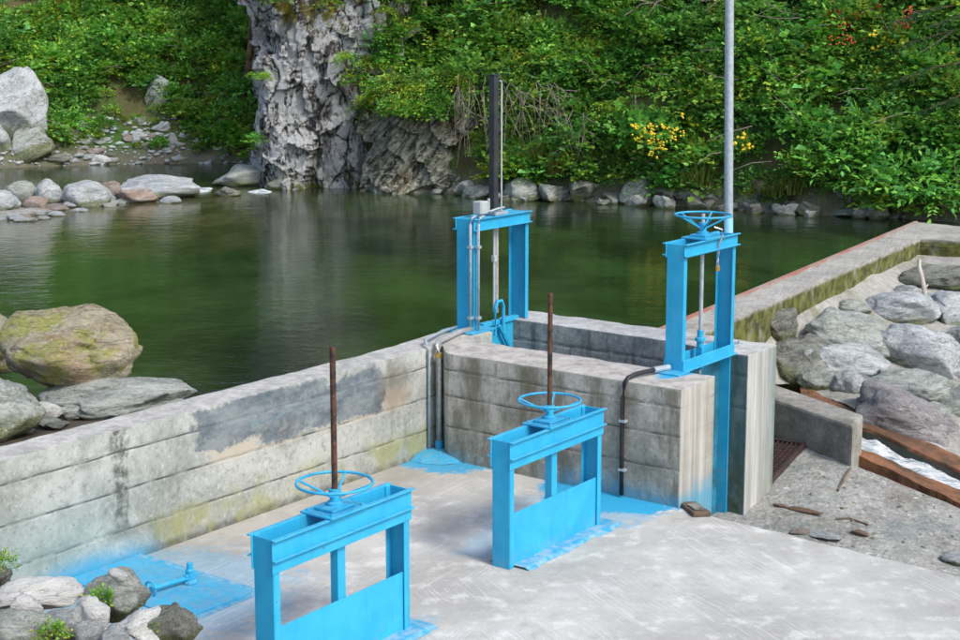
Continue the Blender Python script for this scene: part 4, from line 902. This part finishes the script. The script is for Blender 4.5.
# bar of stones across the shallows
SB = [(-20, 20, 189, 216, 'rB', 91, 'round pale boulder at the near end of the stone bar', {}), (3, 41, 181, 207, 'rA', 92, 'lichened grey boulder beside the round pale one on the bar', {}), (35, 65, 179, 208, 'rB', 93, 'upright pale boulder on the stone bar', {}), (21, 49, 196, 213, 'rP', 94, 'pink-brown boulder in front of the stone bar', {}),
      (63, 112, 180, 210, 'rB', 95, 'large rounded grey boulder in the middle of the stone bar', {}), (117, 208, 172, 201, 'rB', 96, 'longest pale slab boulder on the stone bar', dict(facets=9)), (115, 158, 187, 206, 'rP', 97, 'brownish boulder in front of the longest slab', {}), (160, 182, 196, 206, 'rB', 98, 'small pale boulder at the end of the longest slab', {}),
      (212, 279, 162, 189, 'rA', 99, 'broad flat boulder with yellow lichen at the foot of the outcrop', dict(facets=6)), (214, 241, 186, 199, 'rD', 100, 'dark wet boulder in the little rapid', {}), (100, 122, 181, 200, 'rP', 101, 'rusty brown boulder between the two largest bar stones', {}), (266, 292, 178, 192, 'rD', 102, 'dark stone at the foot of the tall rock face', {})]
for (x0, x1, y0, y1, mt, sd_, lb, kw) in SB: rock_px(x0, x1, y0, y1, WATER-.03, mt, sd_, lb, facets=kw.pop('facets', 7), rough=.14, **kw)
BX = [(-60, 236), (0, 232), (40, 224), (70, 218), (110, 212), (135, 206)]
for i in range(54):
    t = RNG.uniform(0, 1); x = -50+t*190; yb = np.interp(x, [q[0] for q in BX], [q[1] for q in BX]); y = RNG.uniform(yb-22, yb-1); s = RNG.uniform(7, 20)
    rock_px(x-s/2, x+s/2, y-s*.42, y, WATER-.02, ('rB', 'rB', 'rA', 'rB', 'rA', 'rP', 'rD')[i % 7], 210+i % 8, 'small flat stone strewn along the water edge of the stone bar', 'stone', 'stone', 'stones along the bar', sub=3, facets=8, rough=.16)
# ground of the bar, just above the water
o, _ = grid_patch('stone_bar', lambda u, v: (lambda p: Vector((p.x, p.y, WATER-.10+.14*math.sin(math.pi*v)*min(1, (1-u)*3)+.03*fbm(p*2, 3))))(onz(-80+290*u, 186+44*(1-u)-8+((1-v)*24-6)*(1-.65*u), WATER)), 40, 14, M['soil2'] if 'soil2' in M else M['wet']); tag(o, kind='structure')
# right shore
SR = [(616, 662, 177, 208, 'rA', 111, 'big pale green boulder at the waterline below the yellow flowers', dict(facets=9, tilt=(0, -.3))), (590, 614, 153, 182, 'rB', 112, 'whitish rock sticking out of the bank left of the yellow flowers', {}), (672, 700, 182, 209, 'rA', 113, 'cracked grey rock at the waterline left of the pole', {}),
      (696, 724, 190, 210, 'rA', 114, 'low grey rock at the waterline just left of the pole', {}), (776, 812, 194, 216, 'rA', 115, 'pale slab at the waterline below the dark bank', dict(tilt=(0, .3))), (806, 832, 200, 217, 'rB', 116, 'pale blocky stone at the waterline below the leafy elder', {}), (830, 862, 206, 220, 'rA', 117, 'flat stone at the waterline nearest the weir end', {}),
      (500, 540, 176, 204, 'rA', 118, 'pale mossy rock at the waterline behind the charcoal column', {}), (538, 566, 182, 205, 'rA', 119, 'grey rock at the waterline below the grass tufts', {}), (566, 600, 178, 206, 'rD', 120, 'dark mossy rock at the waterline below the hanging roots', dict(tilt=(0, .3))), (655, 676, 186, 209, 'rD', 121, 'dark rock beside the big pale green boulder', {}), (738, 776, 196, 214, 'rA', 122, 'grey rock at the waterline right of the pole', {})]
for (x0, x1, y0, y1, mt, sd_, lb, kw) in SR: rock_px(x0, x1, y0, y1, WATER-.03, mt, sd_, lb, facets=kw.pop('facets', 15), rough=.14, dm=.7, **kw)
for i in range(95):
    x = RNG.uniform(385, 905); yb = np.interp(x, [q[0] for q in SH], [q[1] for q in SH])+1.5; s = RNG.uniform(9, 27); y = yb-RNG.uniform(-1, 7)
    rock_px(x-s/2, x+s/2, y-s*RNG.uniform(.5, .85), y, WATER-.02, ('rA', 'rD', 'rA', 'rB')[i % 4], 220+i % 8, 'small rock in the line of stones along the far waterline', 'stone', 'stone', 'stones along the far waterline', sub=4, facets=15, rough=.14, tilt=(0, RNG.uniform(-.5, .5)))
V = []; nl, nh = 260, 16
for i in range(nl):
    px = 462+(905-462)*i/(nl-1); yb = np.interp(px, [q[0] for q in SH], [q[1] for q in SH])-1.5; B_ = onz(px, yb, WATER); d = Vector((B_.x, B_.y, 0)).normalized(); top = .42+.35*fbm((px*.03, 2, 0), 3)
    for j in range(nh):
        t = j/(nh-1); P = B_+d*(.12+.55*t)+Vector((0, 0, -.2+(top+.2)*min(1, t*1.3))); q = Vector((P.x*1.1+P.z*1.2, P.y, P.z*2.4)); k = .22*facet(q*1.2)+.12*facet(q*3.2)+.04*ridge(q*6, 2); V.append(tuple(P-d*k+Vector((0, 0, .06*fbm(q*3, 3)))))
me = mesh_np('rock_ledge', V, [(i*nh+j, (i+1)*nh+j, (i+1)*nh+j+1, i*nh+j+1) for i in range(nl-1) for j in range(nh-1)]); tag(link('rock_ledge', me, M['cliff'], None, False), 'ragged mossy rock ledge along the far waterline below the leafy slope', 'rock ledge')
# little rapid between bar and outcrop
for (x0, x1, y0, y1) in ((190, 218, 186, 194), (243, 276, 190.5, 193.5)):
    def foamf(u, v):
        t = u*2*math.pi; r_ = v*(.75+.45*fbm((math.cos(t)*1.6+x0, math.sin(t)*1.6, 0), 3)); p = onz((x0+x1)/2+(x1-x0)/2*r_*math.cos(t), (y0+y1)/2+(y1-y0)/2*r_*math.sin(t), WATER)
        p.z += -.012+.05*(1-v*v)*(1+.8*fbm(p*4, 3)); return p
    o, _ = grid_patch('rapid_foam', foamf, 40, 10, M['foam']); tag(o, 'white foam of the little rapid beside the flat lichened boulder', 'foam', None, 'stuff')
# log and trunk on the left
lg = empty('driftwood_log', hit(BH, 228, 154), 0, 'brown driftwood log lying at the foot of the slope by the tall rock face', 'log'); MB().tube([(0, 0, .08), (.5, .1, .10), (1.15, .0, .14)], .11, 10, r1=.09).build('trunk', M['bark'], lg, smooth=True); MB().tube([(.6, .0, .14), (.75, -.15, .26)], .035, 6).build('snag', M['bark'], lg)
tk = empty('leaning_trunk', hit(BH, 244, 104), 0, 'bare reddish-brown trunk leaning on the slope left of the tall rock face', 'tree trunk')
MB().tube([(0, -.2, -.3), (.08, -.25, .5), (.20, -.2, 1.2), (.26, 0, 2.2), (.4, .4, 4.0)], .09, 10, r1=.06).build('trunk', M['bark'], tk, smooth=True); MB().tube([(.1, -.24, .7), (.3, -.3, 1.1), (.42, -.2, 1.5)], .04, 6, r1=.02).build('limb', M['bark'], tk)

# ------------------------------------------------------------------ foliage
def sprays(O, Dv, L_, K, ll, lw, colr, droop=.35, seed=0, jitter=.25):
    """O origins (n,3), Dv unit directions, L_ lengths; K leaflet pairs along each -> verts, faces, colours."""
    rg = np.random.default_rng(seed); n_ = len(O); up = np.array([0, 0, 1.])
    side = np.cross(Dv, up)+rg.normal(size=(n_, 3))*.25; side /= np.linalg.norm(side, axis=1, keepdims=True)+1e-9
    nrm = np.cross(side, Dv); nrm *= np.sign(nrm[:, 2:3]+1e-6)
    Ps, As, Ns, Ls, Ws, Cs = [], [], [], [], [], []
    for k in range(K):
        t = (k+.6)/K
        for sgn in ((-1, 1) if k < K-1 else (0,)):
            P = O+Dv*(L_*t)[:, None]-up*(droop*L_*t*t)[:, None]
            A_ = Dv*(.45 if sgn else 1)+side*sgn*.9-up*droop*.7+rg.normal(size=(n_, 3))*jitter; A_ /= np.linalg.norm(A_, axis=1, keepdims=True)
            Nn = nrm+rg.normal(size=(n_, 3))*jitter*1.3
            Nn -= A_*(Nn*A_).sum(1, keepdims=True); Nn /= np.linalg.norm(Nn, axis=1, keepdims=True)+1e-9
            sc = rg.uniform(.7, 1.25, n_)*(1 if sgn else 1.2)
            Ps.append(P); As.append(A_); Ns.append(Nn); Ls.append(ll*sc); Ws.append(lw*sc); Cs.append(colr*rg.uniform(.7, 1.3, (n_, 1)))
    P, A_, Nn, Ll, Lw, C_ = [np.concatenate(x) for x in (Ps, As, Ns, Ls, Ws, Cs)]
    S_ = np.cross(Nn, A_); m_ = len(P)
    V = np.empty((m_, 4, 3)); V[:, 0] = P; V[:, 2] = P+A_*Ll[:, None]-Nn*(.12*Ll)[:, None]
    mid = P+A_*(.45*Ll)[:, None]; V[:, 1] = mid+S_*(Lw/2)[:, None]+Nn*(.12*Lw)[:, None]; V[:, 3] = mid-S_*(Lw/2)[:, None]+Nn*(.12*Lw)[:, None]
    b4 = np.arange(m_)[:, None]*4; Fc = np.concatenate([b4+np.array([[0, 1, 2]]), b4+np.array([[0, 2, 3]])])
    return V.reshape(-1, 3), Fc, np.repeat(C_, 4, axis=0)
PAL = dict(mid=(.15, .40, .05), dark=(.09, .28, .042), light=(.25, .53, .085), lime=(.38, .52, .055), blue=(.17, .46, .13), dry=(.24, .20, .07), olive=(.22, .28, .045))
def bush_np(seed, kind):
    rg = np.random.default_rng(seed)
    cfg = dict(bramble=(120, .38, 3, .165, .125, ('mid', 'light', 'dark', 'dark')), bright=(120, .36, 3, .16, .125, ('light', 'light', 'mid', 'lime')), fern=(60, .62, 7, .13, .055, ('mid', 'lime', 'light', 'olive')),
               pinnate=(140, .42, 4, .15, .065, ('light', 'blue', 'mid', 'light')), olive=(110, .36, 3, .14, .09, ('olive', 'lime', 'dark', 'mid')), dark=(110, .38, 3, .165, .12, ('dark', 'dark', 'mid', 'dark')), bigleaf=(70, .5, 2, .23, .20, ('light', 'blue', 'light', 'mid')), ivy=(190, .26, 3, .10, .085, ('mid', 'light', 'lime', 'light')))[kind]
    n_, L_, K, ll, lw, pal = cfg
    th = rg.uniform(0, 2*np.pi, n_); ph = np.arccos(rg.uniform(-.25, 1, n_)); u = np.stack([np.sin(ph)*np.cos(th), np.sin(ph)*np.sin(th), np.cos(ph)], 1)
    lob = np.array([1+.35*noise.noise(Vector(q*2.2)+Vector((seed, 0, 0))) for q in u])
    O = u*(rg.uniform(.35, .82, n_)*lob)[:, None]*np.array([1, 1, .85]) if kind != 'fern' else u*.12
    Dv = u*1+np.array([0, 0, .35])+rg.normal(size=(n_, 3))*.35; Dv /= np.linalg.norm(Dv, axis=1, keepdims=True)
    colr = np.array([PAL[pal[i]] for i in rg.integers(0, 4, n_)])
    V, Fc, C_ = sprays(O, Dv, L_*rg.uniform(.6, 1.3, n_)*(1.6 if kind == 'fern' else 1), K, ll, lw, colr, .35 if kind != 'fern' else .75, seed)
    V[:, 2] += .25
    return V, Fc, C_
KINDS = ['bramble', 'bramble', 'bright', 'fern', 'pinnate', 'olive', 'dark', 'bright', 'bigleaf', 'ivy', 'ivy']
PROTO = [bush_np(500+i, k) for i, k in enumerate(KINDS)]
PMESH = []
for V, Fc, C_ in PROTO:
    me = mesh_np('foliage', V, Fc, C_); me.materials.append(M['leaf']); PMESH.append(me)
sm = MB()
for k in range(7): t = k*.9; sm.tube([(0, 0, -.2), (.12*math.cos(t), .12*math.sin(t), .2), (.4*math.cos(t), .4*math.sin(t), .55)], .018, 5, r1=.007)
so = sm.build('stem', M['bark']); SMESH = so.data; bpy.data.objects.remove(so)
def shrub(p, r, kind_i, label, group=None, name='shrub', squash=(1, 1, 1), cat='shrub'):
    e = empty(name, p, RNG.uniform(0, 6.28), label, cat, group); e.scale = (r*squash[0], r*squash[1], r*squash[2])
    a_ = bpy.data.objects.new('foliage', PMESH[kind_i]); b_ = bpy.data.objects.new('stem', SMESH)
    for o in (a_, b_): COL.objects.link(o); o.parent = e
    return e
LBL = {'bramble': 'mid-green bramble shrub among the leafy cover of the far slope', 'bright': 'bright light-green leafy shrub on the far slope', 'fern': 'arching fern clump growing on the far slope', 'pinnate': 'shrub with long paired leaflets on the far slope', 'olive': 'olive yellow-green shrub on the far slope', 'dark': 'dark-leaved shrub on the far slope', 'bigleaf': 'broad-leaved plant with large pale leaves on the far slope', 'ivy': 'fine-leaved trailing shrub on the far slope'}
ST = ([], [], [])
def stuff_bush(p, r, ki, sq=.8, dim=1.):
    V, Fc, C_ = PROTO[ki]; t = RNG.uniform(0, 6.28); c_, s_ = math.cos(t), math.sin(t)
    W_ = np.stack([(V[:, 0]*c_-V[:, 1]*s_)*r, (V[:, 0]*s_+V[:, 1]*c_)*r, V[:, 2]*r*sq], 1)+np.array(p); nn = sum(len(x) for x in ST[0])
    ST[0].append(W_); ST[1].append(Fc+nn); tn = noise.noise(Vector((p[0]*.7, p[1]*.5, p[2]*1.1))); ST[2].append(C_*dim*RNG.uniform(.6, 1.2)*(1+.45*tn)*np.array([RNG.uniform(.75, 1.15)+.25*max(0, tn), 1, RNG.uniform(.8, 1.4)]))
def covered(px, py):
    """is this spot of the slope overgrown (in picture terms: scree, bare soil and rock faces stay open)"""
    if px < 245:
        lim = np.interp(px, [-400, -70, -40, 45, 60, 90, 130, 175, 215, 245], [156, 150, 70, 150, 150, 100, 80, 118, 140, 146]); return py < lim
    return True
# big countable shrubs
CNT = 0
def vis(p):
    d = p-CAM; c_, s_ = math.cos(PITCH), math.sin(PITCH); dep = d.y*c_-d.z*s_; u = d.y*s_+d.z*c_
    return 480+F*d.x/dep, CY-F*u/dep
for k in range(2300):
    X = RNG.uniform(-.54, .48); d_ = RNG.uniform(.15, 3.6) if k < 1600 else RNG.uniform(3., 6.5); p = hillpt(X, d_); px, py = vis(p)
    bare = noise.noise((p.x*.55+3, p.z*.8, 7.3))
    if not covered(px, py): continue
    if 255 < px < 395 and py > -30 and d_ < 2.2: continue
    if 395 <= px < 505 and py > 118: continue
    if 505 <= px < 880 and py > 190+(px-505)*.035: continue
    if bare > .46 and py > -20 and px < 820: continue
    if px < -330 or px > 1180: continue
    if 755 < px < 805 and 110 < py < 175 and RNG.random() < .6: continue
    left = px < 260
    ki = (int(RNG.choice([0, 1, 2, 2, 4, 7, 3, 9, 10, 8])) if left else int(RNG.choice([0, 1, 2, 3, 5, 6, 7, 4, 8, 9, 10])))
    r = RNG.uniform(.32, .75)*(1 if d_ < 4 else 1.25)
    if CNT < 90 and -20 < px < 980 and 5 < py < 200 and r > .42:
        shrub(p, r, ki, LBL[KINDS[ki]], KINDS[ki]+' shrubs on the far slope', 'fern' if KINDS[ki] == 'fern' else 'shrub', (1, 1, .8), 'fern' if KINDS[ki] == 'fern' else 'shrub'); CNT += 1
    else: stuff_bush(p, r, ki)
for k in range(1800):   # low cover between them
    X = RNG.uniform(-.54, .48); d_ = RNG.uniform(.2, 5.); p = hillpt(X, d_); px, py = vis(p)
    if not covered(px, py) or (255 < px < 395 and d_ < 2.) or (395 <= px < 505 and py > 105) or (760 < px < 800 and 115 < py < 170) or (505 <= px < 880 and py > 196+(px-505)*.035): continue
    if noise.noise((p.x*.55+3, p.z*.8, 7.3)) > .52 or px < -330 or px > 1180: continue
    stuff_bush(p, RNG.uniform(.22, .40), int(RNG.choice([0, 1, 2, 5, 7, 3, 9, 10])))
# plants rooted on the right flank of the tall rock face
for k in range(90):
    px, py = RNG.uniform(352, 462), RNG.uniform(-10, 118)
    if px < 352+max(0, 95-py)*.25+8: continue
    p = hitm(px, py)
    if p is not None: stuff_bush(p-ray(px, py).normalized()*.08, RNG.uniform(.25, .5), int(RNG.choice([0, 3, 3, 5, 9, 2])))
for k in range(60):
    px, py = (RNG.uniform(478, 560), RNG.uniform(118, 192)) if k < 34 else (RNG.uniform(205, 268), RNG.uniform(60, 150)); p = hitm(px, py)
    if p is not None: stuff_bush(p-ray(px, py).normalized()*.05, RNG.uniform(.18, .34), int(RNG.choice([0, 3, 5, 9, 2, 7])))
me = mesh_np('slope_foliage', np.concatenate(ST[0]), np.concatenate(ST[1]), np.concatenate(ST[2])); tag(link('slope_foliage', me, M['leaf']), 'dense leafy ground cover over the far slope', 'ground cover', None, 'stuff')
# dead twigs through the slope (uncounted)
tw = MB()
for k in range(170):
    X = RNG.uniform(-.36, .36); p = hillpt(X, RNG.uniform(.3, 3.2)); px, py = vis(p)
    if not covered(px, py) or 255 < px < 395: continue
    d = Vector((p.x, p.y, 0)).normalized(); q = p-d*RNG.uniform(.2, .5)+Vector((0, 0, RNG.uniform(.1, .5))); dr = Vector((RNG.normal(), RNG.normal()*.3-.2, RNG.normal()*.5)).normalized()*RNG.uniform(.3, .9)
    tw.tube([q, q+dr*.5+Vector((0, 0, RNG.normal()*.06)), q+dr+Vector((0, 0, -.08))], .011, 4, r1=.004)
tag(tw.build('dead_twigs', M['root']), 'scattered dead twigs poking out of the far slope', 'twigs', None, 'stuff')
# named plants
for (px, py, r, ki, lb, nm) in [(902, 200, 1.05, 4, 'big leafy elder shrub hanging over the far end of the weir', 'shrub'), (850, 170, .8, 4, 'rounded elder shrub spreading over the water left of the weir end', 'shrub'), (945, 205, .9, 4, 'elder shrub growing behind the weir return wall', 'shrub'), (880, 140, .8, 4, 'pale elder shrub above the one hanging over the weir', 'shrub'),
                            (390, 95, .62, 3, 'fern clump sprouting beside the tall rock face', 'fern'), (420, 100, .6, 3, 'pale fern hanging over the mossy striated rock', 'fern'), (455, 92, .7, 3, 'wide fern clump above the mossy striated rock', 'fern'), (345, 62, .34, 3, 'small fern growing on the tall rock face', 'fern'), (352, 88, .42, 5, 'mossy olive tuft on the right flank of the tall rock face', 'shrub'), (368, 70, .5, 3, 'fern arching from the upper right of the tall rock face', 'fern'), (392, 40, .6, 5, 'olive shrub in the gap right of the tall rock face', 'shrub'), (330, 10, .35, 5, 'moss tuft crowning the tall rock face', 'shrub'), (282, 6, .4, 5, 'yellowish moss hummock on the crest of the tall rock face', 'shrub'), (365, 112, .5, 3, 'fern drooping in the dark cleft between the two rock faces', 'fern'), (482, 108, .6, 3, 'fern clump just left of the charcoal column', 'fern'), (405, 118, .5, 5, 'olive shrub draped over the top of the mossy striated rock', 'shrub'), (440, 120, .55, 0, 'bramble trailing over the mossy striated rock', 'shrub'), (505, 122, .5, 5, 'olive shrub on the bank behind the charcoal column', 'shrub'), (470, 85, .7, 0, 'leafy bramble above the hanging roots', 'shrub'), (385, 60, .45, 0, 'leafy tuft growing in the cleft of the tall rock face', 'shrub'), (15, 50, .8, 3, 'feathery pale fern patch above the tall far boulder', 'fern'), (60, 70, .8, 2, 'bright bush right of the tall far boulder', 'shrub'), (225, 140, .5, 0, 'low leafy bush beside the driftwood log', 'shrub')]:
    p = hitm(px, py)
    if p is not None: shrub(p-ray(px, py).normalized()*.15, r, ki, lb, None, nm, (1, 1, .85), nm)
for k in range(46):
    px, py = RNG.uniform(60, 240), RNG.uniform(96, 150); p = hit(BH, px, py)
    if p is not None and (py < 128 or RNG.random() < .35): shrub(p, RNG.uniform(.16, .34), int(RNG.choice([0, 2, 3, 5])), 'low leafy plant rooted in the rubble of the far left bank', 'low plants in the far left rubble', 'plant', (1, 1, .8), 'plant')
# yellow flowers
p0 = hit(BH, 650, 150); e = shrub(p0-ray(650, 150).normalized()*.3, .75, 0, 'plant with clusters of yellow flowers on the bank left of the pole', None, 'flowering_plant', (1, .8, .9), 'plant'); e.rotation_euler.z = 0
fl = MB()
def petals(mb, c, r, t): mb.add([(c[0]+r*math.cos(t+j*1.256), c[1]-.01, c[2]+r*math.sin(t+j*1.256)) for j in range(5)]+[(c[0], c[1]-.02-r*.3, c[2])], [(j, (j+1) % 5, 5) for j in range(5)])
for i in range(28):
    px, py = (RNG.normal(650, 11), RNG.normal(136, 8)) if i < 20 else (RNG.uniform(622, 682), RNG.uniform(114, 152)); d = ray(px, py).normalized(); h = hit(BH, px, py)
    if h is None: continue
    lo = e.matrix_basis.inverted()@(h-d*RNG.uniform(.7, .95))
    for k in range(RNG.integers(4, 8)): petals(fl, np.array(lo)+RNG.normal(size=3)*.06, RNG.uniform(.022, .036), RNG.uniform(0, 6))
tag(fl.build('flowers', M['yellow'], e), kind='stuff')
for (px, py, nf) in ((740, 152, 4), (880, 52, 4)):
    h = hit(BH, px, py)
    if h is None: continue
    e = shrub(h-ray(px, py).normalized()*.2, .4, 5, {740: 'small yellow-flowered plant right of the pole', 880: 'yellow-flowered plant below the red berries'}[px], None, 'flowering_plant', cat='plant'); e.rotation_euler.z = 0; fl = MB()
    for i in range(nf):
        q = np.array((RNG.uniform(-.6, .6), -.9, RNG.uniform(.2, .9)))
        for k in range(5): petals(fl, q+RNG.normal(size=3)*.1, .07, RNG.uniform(0, 6))
    tag(fl.build('flowers', M['yellow'], e), kind='stuff')
# red berries
h = hit(BH, 850, 30); e = shrub(h-ray(850, 30).normalized()*.3, .8, 5, 'shrub with orange-red berry clusters high on the right slope', None, 'berry_shrub', (1, .8, .9), 'shrub'); e.rotation_euler.z = 0
bb = MB()
for (px, py) in ((838, 14), (846, 25), (852, 39), (875, 5), (905, 22), (912, 12), (836, 42), (856, 17), (898, 26)):
    d = ray(px, py).normalized(); q = hit(BH, px, py); q = np.array(e.matrix_basis.inverted()@(q-d*.8))
    for k in range(12): bb.add([tuple(v*.026+c_) for c_ in [q+RNG.normal(size=3)*np.array([.10, .06, .06])] for v in ICO[2][0]], [tuple(f_) for f_ in ICO[2][1]])
tag(bb.build('berries', M['red'], e, smooth=True), kind='stuff')
# conifer boughs at the upper right
for i, (px, py, L_) in enumerate([(935, 40, 1.5), (925, 75, 1.4), (945, 105, 1.3), (905, 20, 1.2), (960, 20, 1.4)]):
    h = hit(BH, px, py); d = ray(px, py).normalized(); p = h-d*.9; n_ = 26; rg = np.random.default_rng(900+i); t = np.linspace(0, 1, n_)
    O = np.stack([.9-t*L_*1.0, -.1*t, .25-.35*t*t+.0*t], 1); sg = np.where(np.arange(n_) % 2, 1, -1); Dv = np.stack([-.6*np.ones(n_), sg*.8, -.25*np.ones(n_)], 1)+rg.normal(size=(n_, 3))*.15; Dv /= np.linalg.norm(Dv, axis=1, keepdims=True)
    V, Fc, C_ = sprays(O, Dv, .5*(1-.5*t)*L_/1.3, 12, .07, .014, np.tile(np.array([.035, .085, .03]), (n_, 1)), .25, 900+i, .15)
    e = empty('conifer_bough', p, 0, 'feathery dark conifer bough reaching in over the right slope', 'branch', 'conifer boughs at the upper right'); me = mesh_np('needles', V, Fc, C_); link('needles', me, M['leaf'], e); MB().tube([(1.4, .2, .2), (.9, 0, .26), (.2, -.05, .15), (.9-L_, -.1, -.1)], .022, 6, r1=.006).build('branch', M['bark'], e)
# hanging roots
for i, (x0, x1, y0, y1, n_, lb) in enumerate([(455, 486, 92, 150, 26, 'tangle of pale dry roots hanging over the bank left of the charcoal column'), (502, 560, 98, 150, 40, 'wide fan of dry twigs hanging over the bank right of the charcoal column'), (560, 590, 120, 160, 14, 'few dry twigs hanging above the dark waterline rock')]):
    h = hitm((x0+x1)/2, y0); e = empty('hanging_roots', h, 0, lb, 'roots'); mb = MB(); D_ = (h-CAM).length/F
    for k in range(n_):
        xa = RNG.uniform(x0, x1); xb = xa+RNG.normal(0, 16)+(10 if i == 1 else -3); dz = (y1-y0)*RNG.uniform(.25, 1.1); ys = RNG.uniform(-.25, .35)
        P = [(ray(xa, y0+RNG.uniform(-3, 12)).normalized())]; out = []
        for t in np.linspace(0, 1, 6):
            xx = xa+(xb-xa)*t**1.3; out.append(Vector(((xx-(x0+x1)/2)*D_, -.75-.25*math.sin(t*2.4)+RNG.normal(0, .03), -dz*t**RNG.uniform(1., 1.7)*D_+RNG.normal(0, .02)+ys)))
        mb.tube(out, .008, 4, r1=.004)
    tag(mb.build('roots', M['root'], e), kind='stuff')
# grass tufts on the bank and near the boulders
def grass(name, p, n_, h_, spread, label, col_=(.12, .19, .03), droop=.5, seed=0):
    rg = np.random.default_rng(seed); th = rg.uniform(0, 6.28, n_); r0 = rg.uniform(0, spread, n_); L_ = h_*rg.uniform(.5, 1.1, n_); ln = rg.uniform(.25, .9, n_)
    b_ = np.stack([np.cos(th)*r0, np.sin(th)*r0, np.zeros(n_)], 1); dirn = np.stack([np.cos(th), np.sin(th), np.zeros(n_)], 1); side = np.stack([-np.sin(th), np.cos(th), np.zeros(n_)], 1); wd = h_*.018
    V = []
    for t in (0, .5, 1):
        c_ = b_+dirn*(ln*L_*t**1.4)[:, None]*.8; c_[:, 2] += L_*(t-droop*t*t*ln); V += [c_-side*wd*(1-t*.9), c_+side*wd*(1-t*.9)]
    V = np.stack(V, 1).reshape(-1, 3); i6 = np.arange(n_)[:, None]*6; Fc = np.concatenate([i6+np.array([[0, 1, 3, 2]]), i6+np.array([[2, 3, 5, 4]])]); C_ = np.repeat(np.array(col_)*rg.uniform(.6, 1.4, (n_, 1)), 6, axis=0)
    e = empty(name, p, 0, label, 'grass'); link('blades', mesh_np('blades', V, Fc, C_), M['leaf'], e); return e
for i, (px, py, h_) in enumerate([(515, 165, .8), (535, 160, .9), (555, 168, .7), (700, 180, .8), (790, 188, .7), (775, 190, .6), (500, 172, .6)]):
    q = hit(BH, px, py+6); t_ = grass('grass_tuft', q-ray(px, py).normalized()*.25, 140, h_, .25, 'drooping yellow-green grass tuft on the bank above the far waterline', (.13, .17, .035), .9, 40+i); t_['group'] = 'grass tufts above the far waterline'
grass('grass_tuft', AB(6.85, -8.32, .80), 60, .10, .12, 'small green weeds at the wall top under the leaning boulder', (.07, .19, .03), .8, 60)
grass('grass_tuft', AB(6.6, -8.32, .82), 40, .08, .09, 'little weed tuft on the wall top beside the grey-green boulder', (.07, .19, .03), .8, 61)
for i, (px, py, r, ki, lb) in enumerate([(100, 606, .10, 2, 'small leafy weed between the white and tufted grey rocks'), (50, 640, .10, 2, 'small green weed at the bottom of the rock heap'), (0, 570, .12, 5, 'reddish green weed against the long wall behind the heap'), (160, 628, .07, 5, 'dry brown weed among the white rocks of the heap')]):
    shrub(onz(px, py, .42), r, ki, lb, None, 'weed', cat='weed')
